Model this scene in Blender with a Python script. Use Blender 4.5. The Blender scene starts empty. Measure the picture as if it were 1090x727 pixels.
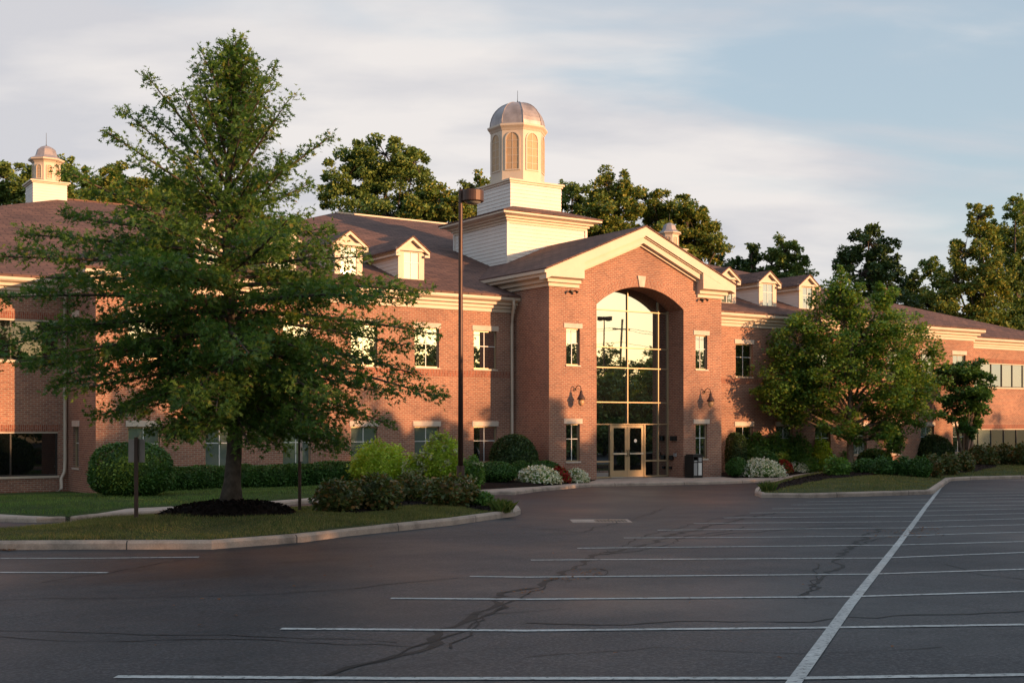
import bpy, bmesh, math, random
import numpy as np
from mathutils import Vector, Matrix
from mathutils.geometry import delaunay_2d_cdt

# ---------------------------------------------------------------- frame of reference
# world: x runs along the facade, y runs into the building, z up; origin at the left front corner of the porch block
SC = bpy.context.scene
COL = SC.collection
CA, SA = 0.8329, 0.5534            # facade direction seen from the camera's axis
CAMX, CAMY, CAMZ = -27.54, -38.84, 2.30
F, PX0, PY0 = 1300.0, 545.0, 452.0

def c2w(X, Y):                     # camera ground frame (right, forward) -> world
    return (CAMX + CA * X + SA * Y, CAMY - SA * X + CA * Y)
def w2c(x, y):
    dx, dy = x - CAMX, y - CAMY
    return (CA * dx - SA * dy, SA * dx + CA * dy)

# ---------------------------------------------------------------- camera, sky, sun, exposure
cam = bpy.data.cameras.new('camera'); co = bpy.data.objects.new('camera', cam); COL.objects.link(co)
co.location = (CAMX, CAMY, CAMZ)
co.rotation_euler = (math.radians(90), 0, -math.atan2(SA, CA))
cam.sensor_width = 36; cam.lens = 36 * F / 1090
cam.shift_y = (PY0 - 363.5) / 1090
cam.clip_start = 0.1; cam.clip_end = 3000
SC.camera = co

SUN_EL, SUN_AZ = math.radians(6.6), math.radians(25.5)     # azimuth from the facade normal towards +x
TOSUN = Vector((math.sin(SUN_AZ) * math.cos(SUN_EL), -math.cos(SUN_AZ) * math.cos(SUN_EL), math.sin(SUN_EL)))
sun = bpy.data.lights.new('sun', 'SUN'); so = bpy.data.objects.new('sun', sun); COL.objects.link(so)
so.rotation_euler = TOSUN.to_track_quat('Z', 'Y').to_euler()
so.location = (40, -60, 40)
sun.energy = 4.1; sun.angle = math.radians(0.5); sun.color = (1.0, 0.545, 0.26)

W = bpy.data.worlds.new('World'); SC.world = W; W.use_nodes = True
nt = W.node_tree; nt.nodes.clear()
def N(t, typ, **kw):
    n = t.nodes.new(typ)
    for k, v in kw.items(): setattr(n, k, v)
    return n
def build_world():
    L = nt.links.new
    sky = N(nt, 'ShaderNodeTexSky', sky_type='NISHITA', sun_disc=False)
    sky.sun_elevation = SUN_EL; sky.sun_rotation = math.atan2(TOSUN.x, TOSUN.y)
    sky.air_density = 1.0; sky.dust_density = 1.2; sky.ozone_density = 1.0; sky.altitude = 100
    tc = N(nt, 'ShaderNodeTexCoord')
    # cloud layer: direction projected on a flat deck, streaks running across the view
    sep = N(nt, 'ShaderNodeSeparateXYZ'); L(tc.outputs['Generated'], sep.inputs[0])
    den = N(nt, 'ShaderNodeMath', operation='ADD'); L(sep.outputs['Z'], den.inputs[0]); den.inputs[1].default_value = 0.22
    den2 = N(nt, 'ShaderNodeMath', operation='MAXIMUM'); L(den.outputs[0], den2.inputs[0]); den2.inputs[1].default_value = 0.05
    dv = N(nt, 'ShaderNodeVectorMath', operation='DIVIDE'); L(tc.outputs['Generated'], dv.inputs[0])
    cb = N(nt, 'ShaderNodeCombineXYZ')
    for i in range(3): L(den2.outputs[0], cb.inputs[i])
    L(cb.outputs[0], dv.inputs[1])
    mp = N(nt, 'ShaderNodeMapping'); L(dv.outputs[0], mp.inputs[0])
    mp.inputs['Rotation'].default_value = (0, 0, math.radians(CLOUD_ROT)); mp.inputs['Scale'].default_value = (1, 1, 0)
    st = N(nt, 'ShaderNodeMapping'); L(mp.outputs[0], st.inputs[0]); st.inputs['Scale'].default_value = (0.75, 1.5, 0); st.inputs['Rotation'].default_value = (0, 0, -0.35); st.inputs['Location'].default_value = CLOUD_LOC
    n1 = N(nt, 'ShaderNodeTexNoise'); n1.inputs['Scale'].default_value = 1.9; n1.inputs['Detail'].default_value = 7; n1.inputs['Roughness'].default_value = 0.5; n1.inputs['Distortion'].default_value = 0.35
    L(st.outputs[0], n1.inputs['Vector'])
    sp2 = N(nt, 'ShaderNodeSeparateXYZ'); L(mp.outputs[0], sp2.inputs[0])
    def mth(op, a, b):
        m = N(nt, 'ShaderNodeMath', operation=op)
        for i, v in enumerate((a, b)):
            if hasattr(v, 'is_output'): L(v, m.inputs[i])
            else: m.inputs[i].default_value = v
        return m.outputs[0]
    # one broad bank of cloud whose edge runs diagonally over the view, thinning to the right
    g = mth('SUBTRACT', sp2.outputs['Y'], mth('MULTIPLY', sp2.outputs['X'], 0.62)); g = mth('SUBTRACT', g, 1.78)
    g = mth('ADD', g, mth('MULTIPLY', mth('SUBTRACT', n1.outputs['Fac'], 0.5), 1.9))
    r1 = N(nt, 'ShaderNodeMapRange', interpolation_type='SMOOTHSTEP'); L(g, r1.inputs[0]); r1.inputs[1].default_value = -0.30; r1.inputs[2].default_value = 0.28
    rx = N(nt, 'ShaderNodeMapRange', interpolation_type='SMOOTHSTEP'); L(sp2.outputs['X'], rx.inputs[0]); rx.inputs[1].default_value = 0.55; rx.inputs[2].default_value = 1.05; rx.inputs[3].default_value = 1.0; rx.inputs[4].default_value = 0.62
    class _o: pass
    q = mth('MULTIPLY', r1.outputs[0], rx.outputs[0]); r1 = _o(); r1.outputs = [q]
    n2 = N(nt, 'ShaderNodeTexNoise'); n2.inputs['Scale'].default_value = 2.2; n2.inputs['Detail'].default_value = 7; L(st.outputs[0], n2.inputs['Vector'])
    cr = N(nt, 'ShaderNodeValToRGB')
    cr.color_ramp.elements[0].position = 0.40; cr.color_ramp.elements[0].color = CLOUD_A
    cr.color_ramp.elements[1].position = 0.60; cr.color_ramp.elements[1].color = CLOUD_B
    L(n2.outputs['Fac'], cr.inputs[0])
    mul = N(nt, 'ShaderNodeMath', operation='MULTIPLY'); L(r1.outputs[0], mul.inputs[0]); mul.inputs[1].default_value = 0.97
    mx = N(nt, 'ShaderNodeMix', data_type='RGBA'); L(mul.outputs[0], mx.inputs[0])
    # keep the deck above the horizon only
    L(cr.outputs[0], mx.inputs[7])
    # a thin even veil lifts the clear parts a little
    vl = N(nt, 'ShaderNodeMix', data_type='RGBA'); vl.inputs[0].default_value = VEIL
    L(sky.outputs[0], vl.inputs[6]); vl.inputs[7].default_value = VEIL_COL
    bg = N(nt, 'ShaderNodeBackground'); bg.inputs['Strength'].default_value = 0.12
    L(vl.outputs[2], mx.inputs[6]); L(mx.outputs[2], bg.inputs['Color'])
    out = N(nt, 'ShaderNodeOutputWorld'); L(bg.outputs[0], out.inputs['Surface'])
CLOUD_ROT = 33.6; CLOUD_LOC = (0.3, 0.2, 0)
CLOUD_A = (3.25, 3.22, 3.38, 1); CLOUD_B = (4.3, 4.08, 3.96, 1)
VEIL = 0.5; VEIL_COL = (3.25, 3.85, 4.5, 1)
build_world()
SC.view_settings.view_transform = 'Standard'; SC.view_settings.look = 'None'
SC.view_settings.exposure = 0.76; SC.view_settings.gamma = 1.0; SC.view_settings.use_curve_mapping = False
SC.render.engine = 'CYCLES'
SC.cycles.use_denoising = True; SC.cycles.max_bounces = 6; SC.cycles.diffuse_bounces = 3; SC.cycles.glossy_bounces = 3
SC.cycles.sample_clamp_indirect = 4.0; SC.cycles.caustics_reflective = False; SC.cycles.caustics_refractive = False

# ---------------------------------------------------------------- ground shape (the lot falls towards the building)
def gz_c(X, Y):
    if Y < 0: z = -1.6 + 0.006 * min(-Y, 60)
    else:
        y = min(Y, 75.0); z = -(1.6 + 0.0215 * y - 0.000143 * y * y)
    z -= 0.016 * max(0.0, min(-X - 2.0, 25.0)) * min(1.0, max(0.0, Y / 40.0))
    return z
def gz(x, y):
    X, Y = w2c(x, y); return gz_c(X, Y) + CAMZ
def pg(px, py, h=0.0):             # a picture point carried on to the ground (plus h): world (x, y, z)
    a, b = (px - PX0) / F, (PY0 - py) / F
    lo, hi = 3.0, 140.0
    f = lambda Y: b * Y - gz_c(a * Y, Y) - h
    Y0 = lo
    for k in range(400):
        Y1 = Y0 * 1.01
        if f(Y0) * f(Y1) <= 0: break
        Y0 = Y1
    lo, hi = Y0, Y1
    for k in range(30):
        m = (lo + hi) / 2
        if f(lo) * f(m) <= 0: hi = m
        else: lo = m
    x, y = c2w(a * lo, lo)
    return (x, y, b * lo + CAMZ)
def depth(x, y): return w2c(x, y)[1]
def sx(px, w):                     # facade position x seen at column px on the vertical plane y = w
    r = (px - PX0) / F
    # X = CA*dx - SA*dy, Y = SA*dx + CA*dy, X = r*Y
    dy = w - CAMY
    dx = dy * (r * CA + SA) / (CA - r * SA)
    return CAMX + dx

# ---------------------------------------------------------------- materials
MATS = {}
def newmat(name):
    m = bpy.data.materials.new(name); m.use_nodes = True
    t = m.node_tree; t.nodes.clear()
    o = N(t, 'ShaderNodeOutputMaterial'); b = N(t, 'ShaderNodeBsdfPrincipled')
    t.links.new(b.outputs[0], o.inputs['Surface']); MATS[name] = m
    return m, t, b, o
def ramp(t, stops, interp='LINEAR'):
    r = N(t, 'ShaderNodeValToRGB'); e = r.color_ramp.elements; r.color_ramp.interpolation = interp
    while len(e) > 1: e.remove(e[-1])
    e[0].position = stops[0][0]; e[0].color = (*stops[0][1], 1)
    for p, c in stops[1:]:
        q = e.new(p); q.color = (*c, 1)
    return r
def noise(t, scale, detail=4, rough=0.55, coord='Object', stretch=None):
    tc = N(t, 'ShaderNodeTexCoord'); n = N(t, 'ShaderNodeTexNoise')
    n.inputs['Scale'].default_value = scale; n.inputs['Detail'].default_value = detail; n.inputs['Roughness'].default_value = rough
    if stretch:
        mp = N(t, 'ShaderNodeMapping'); mp.inputs['Scale'].default_value = stretch
        t.links.new(tc.outputs[coord], mp.inputs[0]); t.links.new(mp.outputs[0], n.inputs['Vector'])
    else: t.links.new(tc.outputs[coord], n.inputs['Vector'])
    return n
def bump(t, src, bsdf, strength=0.3, dist=0.02):
    b = N(t, 'ShaderNodeBump'); b.inputs['Strength'].default_value = strength; b.inputs['Distance'].default_value = dist
    t.links.new(src, b.inputs['Height']); t.links.new(b.outputs[0], bsdf.inputs['Normal'])
def mixc(t, fac, a, b, blend='MIX'):
    m = N(t, 'ShaderNodeMix', data_type='RGBA', blend_type=blend)
    for s, v in ((m.inputs[0], fac), (m.inputs[6], a), (m.inputs[7], b)):
        if hasattr(v, 'is_output'): t.links.new(v, s)
        elif isinstance(v, (int, float)): s.default_value = v
        else: s.default_value = (*v, 1)
    return m.outputs[2]
def plain(name, col, rough=0.6, var=0.12, scale=3.0, metal=0.0, spec=0.4, b=0.0):
    m, t, bs, o = newmat(name)
    n = noise(t, scale, 5)
    lo = tuple(c * (1 - var) for c in col); hi = tuple(min(1, c * (1 + var)) for c in col)
    r = ramp(t, [(0.3, lo), (0.7, hi)]); t.links.new(n.outputs['Fac'], r.inputs[0])
    t.links.new(r.outputs[0], bs.inputs['Base Color'])
    bs.inputs['Roughness'].default_value = rough; bs.inputs['Metallic'].default_value = metal
    bs.inputs['Specular IOR Level'].default_value = spec
    if b: bump(t, noise(t, scale * 8, 4).outputs['Fac'], bs, b, 0.01)
    return m
def brick(name, bw, rh, c1, c2, mortar, msize=0.010, swap=False):
    m, t, bs, o = newmat(name)
    uv = N(t, 'ShaderNodeUVMap'); vec = uv.outputs[0]
    if swap:
        mp = N(t, 'ShaderNodeMapping'); mp.inputs['Rotation'].default_value = (0, 0, math.radians(90)); t.links.new(vec, mp.inputs[0]); vec = mp.outputs[0]
    bt = N(t, 'ShaderNodeTexBrick'); t.links.new(vec, bt.inputs['Vector'])
    bt.inputs['Scale'].default_value = 1.0; bt.inputs['Brick Width'].default_value = bw; bt.inputs['Row Height'].default_value = rh
    bt.inputs['Mortar Size'].default_value = msize; bt.inputs['Mortar Smooth'].default_value = 0.1; bt.inputs['Bias'].default_value = -0.1
    bt.inputs['Color1'].default_value = (*c1, 1); bt.inputs['Color2'].default_value = (*c2, 1); bt.inputs['Mortar'].default_value = (*mortar, 1)
    n1 = noise(t, 0.35, 5, 0.6); r1 = ramp(t, [(0.28, (0.70, 0.71, 0.74)), (0.72, (1.18, 1.14, 1.10))]); t.links.new(n1.outputs['Fac'], r1.inputs[0])
    c = mixc(t, 1.0, bt.outputs['Color'], r1.outputs[0], 'MULTIPLY')
    n2 = noise(t, 9.0, 3, 0.6, stretch=(1, 1, 3)); r2 = ramp(t, [(0.3, (0.80, 0.78, 0.80)), (0.7, (1.18, 1.16, 1.14))]); t.links.new(n2.outputs['Fac'], r2.inputs[0])
    c = mixc(t, 1.0, c, r2.outputs[0], 'MULTIPLY')
    t.links.new(c, bs.inputs['Base Color']); bs.inputs['Roughness'].default_value = 0.85; bs.inputs['Specular IOR Level'].default_value = 0.25
    inv = N(t, 'ShaderNodeMath', operation='SUBTRACT'); inv.inputs[0].default_value = 1; t.links.new(bt.outputs['Fac'], inv.inputs[1])
    bump(t, inv.outputs[0], bs, 0.5, 0.008)
    return m
BRICK = brick('brick', 0.213, 0.073, (0.395, 0.178, 0.116), (0.265, 0.115, 0.080), (0.44, 0.35, 0.27))
SOLDIER = brick('soldier_brick', 0.23, 0.071, (0.36, 0.118, 0.068), (0.22, 0.072, 0.048), (0.36, 0.26, 0.20), swap=True)
VOUSS = brick('arch_brick', 0.24, 0.071, (0.365, 0.160, 0.104), (0.25, 0.106, 0.074), (0.42, 0.33, 0.255), swap=False)
SHINGLE = brick('shingle', 0.62, 0.29, (0.205, 0.116, 0.092), (0.118, 0.070, 0.060), (0.060, 0.038, 0.034), 0.022)
CREAM = plain('cream_trim', (0.62, 0.505, 0.40), 0.5, 0.06, 1.3)
SIDING = plain('white_siding', (0.76, 0.68, 0.63), 0.55, 0.05, 1.0)
STONE = plain('limestone', (0.60, 0.50, 0.42), 0.8, 0.12, 4.0, b=0.1)
WHITE = plain('white_muntin', (0.72, 0.72, 0.70), 0.4, 0.03)
TANFR = plain('tan_aluminium', (0.44, 0.32, 0.19), 0.35, 0.05, 2.0, metal=0.25)
DARKFR = plain('dark_frame', (0.035, 0.03, 0.028), 0.4, 0.1)
BRONZE = plain('bronze_metal', (0.085, 0.045, 0.034), 0.45, 0.15, 3.0, metal=0.3)
BLACKM = plain('black_metal', (0.018, 0.016, 0.015), 0.4, 0.1)
COPPER = plain('weathered_metal_dome', (0.38, 0.33, 0.33), 0.5, 0.35, 1.6, metal=0.35)
LOUVER = plain('louvre_tan', (0.50, 0.33, 0.19), 0.6, 0.12, 3.0)
STEEL = plain('brushed_steel', (0.62, 0.60, 0.56), 0.3, 0.05, metal=0.8)
GREYP = plain('grey_plastic', (0.34, 0.33, 0.33), 0.5, 0.08)
WHITEP = plain('white_plastic', (0.75, 0.73, 0.70), 0.5, 0.05)
GALV = plain('galvanised_back', (0.42, 0.34, 0.31), 0.55, 0.1, 4.0, metal=0.3)
WOODP = plain('pole_wood', (0.10, 0.07, 0.05), 0.85, 0.3, 4.0)
BARK = plain('bark', (0.085, 0.064, 0.050), 0.95, 0.5, 7.0, b=0.8)
BARKL = plain('light_bark', (0.19, 0.135, 0.098), 0.95, 0.4, 7.0, b=0.8)
MULCH = plain('mulch', (0.016, 0.010, 0.008), 1.0, 0.6, 14.0, spec=0.1, b=1.0)
def glass(name, base, refl, tint=(1, 1, 1)):
    m, t, bs, o = newmat(name)
    bs.inputs['Base Color'].default_value = (*base, 1); bs.inputs['Roughness'].default_value = 0.6; bs.inputs['Specular IOR Level'].default_value = 0.0
    g = N(t, 'ShaderNodeBsdfGlossy'); g.inputs['Roughness'].default_value = 0.012; g.inputs['Color'].default_value = (*tint, 1)
    n = noise(t, 0.7, 2, 0.4); bp = N(t, 'ShaderNodeBump'); bp.inputs['Strength'].default_value = 0.05; bp.inputs['Distance'].default_value = 0.02
    t.links.new(n.outputs['Fac'], bp.inputs['Height']); t.links.new(bp.outputs[0], g.inputs['Normal'])
    lw = N(t, 'ShaderNodeFresnel'); lw.inputs['IOR'].default_value = 1.5
    ad = N(t, 'ShaderNodeMath', operation='ADD'); ad.use_clamp = True; t.links.new(lw.outputs[0], ad.inputs[0]); ad.inputs[1].default_value = refl
    mx = N(t, 'ShaderNodeMixShader'); t.links.new(ad.outputs[0], mx.inputs[0]); t.links.new(bs.outputs[0], mx.inputs[1]); t.links.new(g.outputs[0], mx.inputs[2])
    t.links.new(mx.outputs[0], o.inputs['Surface'])
    return m
GLASS = glass('dark_glass', (0.008, 0.010, 0.010), 0.42, (0.90, 0.97, 1.0))
GLASSB = glass('blind_glass', (0.16, 0.20, 0.17), 0.30)
GLASST = glass('tan_blind_glass', (0.30, 0.20, 0.09), 0.05)
GLASSD = glass('door_glass', (0.006, 0.007, 0.007), 0.06)
def asphalt():
    m, t, bs, o = newmat('asphalt')
    n1 = noise(t, 0.16, 6, 0.62); r1 = ramp(t, [(0.30, (0.0265, 0.0250, 0.0285)), (0.52, (0.0390, 0.0362, 0.0395)), (0.75, (0.056, 0.0515, 0.0540))]); t.links.new(n1.outputs['Fac'], r1.inputs[0])
    n2 = noise(t, 34.0, 4, 0.75); r2 = ramp(t, [(0.36, (0.36, 0.36, 0.37)), (0.5, (0.92, 0.92, 0.93)), (0.64, (2.25, 2.2, 2.15))]); t.links.new(n2.outputs['Fac'], r2.inputs[0])
    c = mixc(t, 1.0, r1.outputs[0], r2.outputs[0], 'MULTIPLY')
    vs = N(t, 'ShaderNodeTexVoronoi'); vs.inputs['Scale'].default_value = 7.0; tv = N(t, 'ShaderNodeTexCoord'); t.links.new(tv.outputs['Object'], vs.inputs['Vector'])
    vr = ramp(t, [(0.0, (0.8,) * 3), (0.055, (0.0,) * 3)]); t.links.new(vs.outputs['Distance'], vr.inputs[0]); c = mixc(t, vr.outputs[0], c, (0.13, 0.115, 0.10))
    n4 = noise(t, 0.55, 5, 0.6, stretch=(0.35, 1.6, 1)); r4 = ramp(t, [(0.35, (0.74, 0.75, 0.78)), (0.5, (1, 1, 1)), (0.68, (1.24, 1.20, 1.17))]); t.links.new(n4.outputs['Fac'], r4.inputs[0]); c = mixc(t, 1.0, c, r4.outputs[0], 'MULTIPLY')
    n3 = noise(t, 1.3, 6, 0.7); r3 = ramp(t, [(0.3, (0.78, 0.78, 0.80)), (0.7, (1.22, 1.18, 1.16))]); t.links.new(n3.outputs['Fac'], r3.inputs[0])
    c = mixc(t, 1.0, c, r3.outputs[0], 'MULTIPLY')
    n5 = noise(t, 0.85, 4, 0.6); r5 = ramp(t, [(0.66, (1, 1, 1)), (0.72, (0.62, 0.62, 0.62)), (0.80, (0.42, 0.42, 0.42))]); t.links.new(n5.outputs['Fac'], r5.inputs[0]); c = mixc(t, 1.0, c, r5.outputs[0], 'MULTIPLY')
    n6 = noise(t, 2.4, 3, 0.5); r6 = ramp(t, [(0.70, (1, 1, 1)), (0.75, (0.45, 0.45, 0.45))]); t.links.new(n6.outputs['Fac'], r6.inputs[0]); c = mixc(t, 0.8, c, r6.outputs[0], 'MULTIPLY')
    vp = N(t, 'ShaderNodeTexVoronoi'); vp.inputs['Scale'].default_value = 3.2; mpv = N(t, 'ShaderNodeMapping'); mpv.inputs['Scale'].default_value = (1.0, 2.2, 1.0); t.links.new(tv.outputs['Object'], mpv.inputs[0]); nw = noise(t, 6.0, 3, 0.6); avv = N(t, 'ShaderNodeVectorMath', operation='ADD'); t.links.new(mpv.outputs[0], avv.inputs[0]); t.links.new(nw.outputs['Color'], avv.inputs[1]); t.links.new(avv.outputs[0], vp.inputs['Vector'])
    vpr = ramp(t, [(0.05, (0.75,) * 3), (0.13, (0.0,) * 3)]); t.links.new(vp.outputs['Distance'], vpr.inputs[0]); c = mixc(t, vpr.outputs[0], c, (0.012, 0.0115, 0.0125))
    # pale grit and fine open cracks
    v = N(t, 'ShaderNodeTexVoronoi', feature='DISTANCE_TO_EDGE'); v.inputs['Scale'].default_value = 0.33
    tc = N(t, 'ShaderNodeTexCoord'); wn = noise(t, 1.1, 5, 0.6)
    av = N(t, 'ShaderNodeVectorMath', operation='ADD'); sc2 = N(t, 'ShaderNodeVectorMath', operation='SCALE'); sc2.inputs['Scale'].default_value = 1.6
    t.links.new(wn.outputs['Color'], sc2.inputs[0]); t.links.new(tc.outputs['Object'], av.inputs[0]); t.links.new(sc2.outputs[0], av.inputs[1]); t.links.new(av.outputs[0], v.inputs['Vector'])
    cr = ramp(t, [(0.0, (1, 1, 1)), (0.006, (0, 0, 0))]); t.links.new(v.outputs['Distance'], cr.inputs[0])
    nm = noise(t, 0.22, 3, 0.5); rm = ramp(t, [(0.48, (0, 0, 0)), (0.60, (0.7, 0.7, 0.7))]); t.links.new(nm.outputs['Fac'], rm.inputs[0])
    fk = N(t, 'ShaderNodeMath', operation='MULTIPLY'); t.links.new(cr.outputs[0], fk.inputs[0]); t.links.new(rm.outputs[0], fk.inputs[1])
    c = mixc(t, fk.outputs[0], c, (0.010, 0.009, 0.009))
    t.links.new(c, bs.inputs['Base Color'])
    rr = ramp(t, [(0.35, (0.46,) * 3), (0.65, (0.70,) * 3)]); t.links.new(n1.outputs['Fac'], rr.inputs[0]); t.links.new(rr.outputs[0], bs.inputs['Roughness'])
    bs.inputs['Specular IOR Level'].default_value = 0.28
    bump(t, n2.outputs['Fac'], bs, 0.35, 0.006)
    return m
ASPHALT = asphalt()
def paint():
    m, t, bs, o = newmat('worn_white_paint')
    n = noise(t, 17.0, 6, 0.75); r = ramp(t, [(0.36, (0.05, 0.046, 0.048)), (0.44, (0.48, 0.47, 0.45)), (0.7, (0.74, 0.72, 0.69))]); t.links.new(n.outputs['Fac'], r.inputs[0])
    n2 = noise(t, 1.2, 3); r2 = ramp(t, [(0.3, (0.7,) * 3), (0.7, (1.0,) * 3)]); t.links.new(n2.outputs['Fac'], r2.inputs[0])
    t.links.new(mixc(t, 1.0, r.outputs[0], r2.outputs[0], 'MULTIPLY'), bs.inputs['Base Color']); bs.inputs['Roughness'].default_value = 0.7
    return m
PAINT = paint()
TAR = plain('crack_sealer', (0.0075, 0.007, 0.0075), 0.6, 0.5, 9.0, spec=0.2)
def concrete(name, col, joint):
    m, t, bs, o = newmat(name)
    n = noise(t, 2.2, 6, 0.65); r = ramp(t, [(0.3, tuple(c * 0.55 for c in col)), (0.5, tuple(c * 0.95 for c in col)), (0.72, tuple(c * 1.15 for c in col))]); t.links.new(n.outputs['Fac'], r.inputs[0])
    uv = N(t, 'ShaderNodeUVMap'); sp = N(t, 'ShaderNodeSeparateXYZ'); t.links.new(uv.outputs[0], sp.inputs[0])
    dm = N(t, 'ShaderNodeMath', operation='PINGPONG'); t.links.new(sp.outputs['X'], dm.inputs[0]); dm.inputs[1].default_value = joint / 2
    lt = N(t, 'ShaderNodeMath', operation='LESS_THAN'); t.links.new(dm.outputs[0], lt.inputs[0]); lt.inputs[1].default_value = 0.012
    c = mixc(t, lt.outputs[0], r.outputs[0], (0.09, 0.07, 0.06))
    n2 = noise(t, 40, 3, 0.6); r2 = ramp(t, [(0.3, (0.85,) * 3), (0.7, (1.1,) * 3)]); t.links.new(n2.outputs['Fac'], r2.inputs[0])
    t.links.new(mixc(t, 1.0, c, r2.outputs[0], 'MULTIPLY'), bs.inputs['Base Color']); bs.inputs['Roughness'].default_value = 0.85
    bump(t, n2.outputs['Fac'], bs, 0.2, 0.004)
    return m
KERB = concrete('kerb_concrete', (0.49, 0.365, 0.29), 3.0)
WALK = concrete('walk_concrete', (0.50, 0.40, 0.33), 1.5)
def leaf(name, stops, trans=0.3, rough=0.5):
    m, t, bs, o = newmat(name)
    g = N(t, 'ShaderNodeNewGeometry'); r = ramp(t, stops); t.links.new(g.outputs['Random Per Island'], r.inputs[0])
    n = noise(t, 0.9, 3); r2 = ramp(t, [(0.3, (0.72, 0.74, 0.74)), (0.7, (1.25, 1.22, 1.15))]); t.links.new(n.outputs['Fac'], r2.inputs[0])
    c = mixc(t, 1.0, r.outputs[0], r2.outputs[0], 'MULTIPLY')
    t.links.new(c, bs.inputs['Base Color']); bs.inputs['Roughness'].default_value = rough; bs.inputs['Specular IOR Level'].default_value = 0.35
    tr = N(t, 'ShaderNodeBsdfTranslucent'); t.links.new(mixc(t, 1.0, c, (1.5, 1.5, 0.7), 'MULTIPLY'), tr.inputs['Color'])
    mx = N(t, 'ShaderNodeMixShader'); mx.inputs[0].default_value = trans
    t.links.new(bs.outputs[0], mx.inputs[1]); t.links.new(tr.outputs[0], mx.inputs[2]); t.links.new(mx.outputs[0], o.inputs['Surface'])
    return m
L_PIN = leaf('pin_oak_leaf', [(0, (0.053, 0.115, 0.031)), (0.6, (0.095, 0.181, 0.043)), (0.93, (0.151, 0.227, 0.047)), (1, (0.251, 0.199, 0.040))], 0.4)
L_OAK = leaf('oak_leaf', [(0, (0.055, 0.128, 0.028)), (0.55, (0.103, 0.206, 0.039)), (0.85, (0.183, 0.273, 0.048)), (1, (0.261, 0.254, 0.048))], 0.3)
L_FAR = leaf('far_leaf', [(0, (0.080, 0.141, 0.041)), (0.6, (0.151, 0.223, 0.060)), (1, (0.264, 0.299, 0.076))], 0.2)
L_FARY = leaf('far_yellowing_leaf', [(0, (0.083, 0.146, 0.036)), (0.5, (0.161, 0.224, 0.050)), (1, (0.358, 0.301, 0.065))], 0.2)
L_DARK = leaf('dark_evergreen_leaf', [(0, (0.031, 0.062, 0.023)), (0.6, (0.056, 0.101, 0.032)), (1, (0.093, 0.143, 0.041))], 0.15)
L_BOX = leaf('clipped_box_leaf', [(0, (0.040, 0.099, 0.025)), (0.6, (0.067, 0.155, 0.037)), (1, (0.110, 0.218, 0.048))], 0.2)
L_LIME = leaf('lime_leaf', [(0, (0.255, 0.365, 0.041)), (0.6, (0.420, 0.566, 0.063)), (1, (0.600, 0.600, 0.100))], 0.35)
L_BRONZE = leaf('bronze_tipped_leaf', [(0, (0.071, 0.109, 0.037)), (0.6, (0.123, 0.148, 0.044)), (0.85, (0.204, 0.142, 0.052)), (1, (0.329, 0.167, 0.059))], 0.2)
L_MID = leaf('mid_green_leaf', [(0, (0.074, 0.162, 0.039)), (0.6, (0.126, 0.251, 0.052)), (1, (0.217, 0.336, 0.070))], 0.3)
L_GRASS = leaf('grass_blade', [(0, (0.083, 0.112, 0.032)), (0.6, (0.164, 0.180, 0.054)), (1, (0.350, 0.247, 0.102))], 0.25, 0.7)
L_LAWN = leaf('lawn_blade', [(0, (0.064, 0.131, 0.032)), (0.6, (0.112, 0.194, 0.046)), (1, (0.198, 0.268, 0.078))], 0.25, 0.7)
L_ORN = leaf('tuft_blade', [(0, (0.07, 0.12, 0.02)), (0.6, (0.13, 0.19, 0.035)), (1, (0.28, 0.25, 0.07))], 0.25, 0.7)
P_WHITE = leaf('white_petal', [(0, (0.66, 0.62, 0.50)), (1, (0.88, 0.85, 0.76))], 0.15, 0.7)
P_RED = leaf('red_petal', [(0, (0.26, 0.012, 0.012)), (1, (0.42, 0.030, 0.022))], 0.15, 0.7)
P_CREAM = leaf('cream_bloom', [(0, (0.42, 0.44, 0.26)), (1, (0.62, 0.58, 0.38))], 0.15, 0.7)
P_LEAFLIT = leaf('fallen_leaf', [(0, (0.16, 0.06, 0.025)), (1, (0.32, 0.13, 0.045))], 0.1, 0.8)
def grassbase(name, a, b, c):
    m, t, bs, o = newmat(name)
    n = noise(t, 1.1, 6, 0.65); r = ramp(t, [(0.3, a), (0.55, b), (0.75, c)]); t.links.new(n.outputs['Fac'], r.inputs[0])
    n2 = noise(t, 45, 4, 0.7); r2 = ramp(t, [(0.25, (0.55,) * 3), (0.75, (1.4,) * 3)]); t.links.new(n2.outputs['Fac'], r2.inputs[0])
    t.links.new(mixc(t, 1.0, r.outputs[0], r2.outputs[0], 'MULTIPLY'), bs.inputs['Base Color']); bs.inputs['Roughness'].default_value = 1.0
    bs.inputs['Specular IOR Level'].default_value = 0.1
    return m
TURF = grassbase('turf', (0.042, 0.054, 0.019), (0.070, 0.080, 0.030), (0.12, 0.105, 0.05))
LAWNB = grassbase('lawn_turf', (0.028, 0.052, 0.015), (0.044, 0.074, 0.020), (0.068, 0.096, 0.032))

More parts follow.
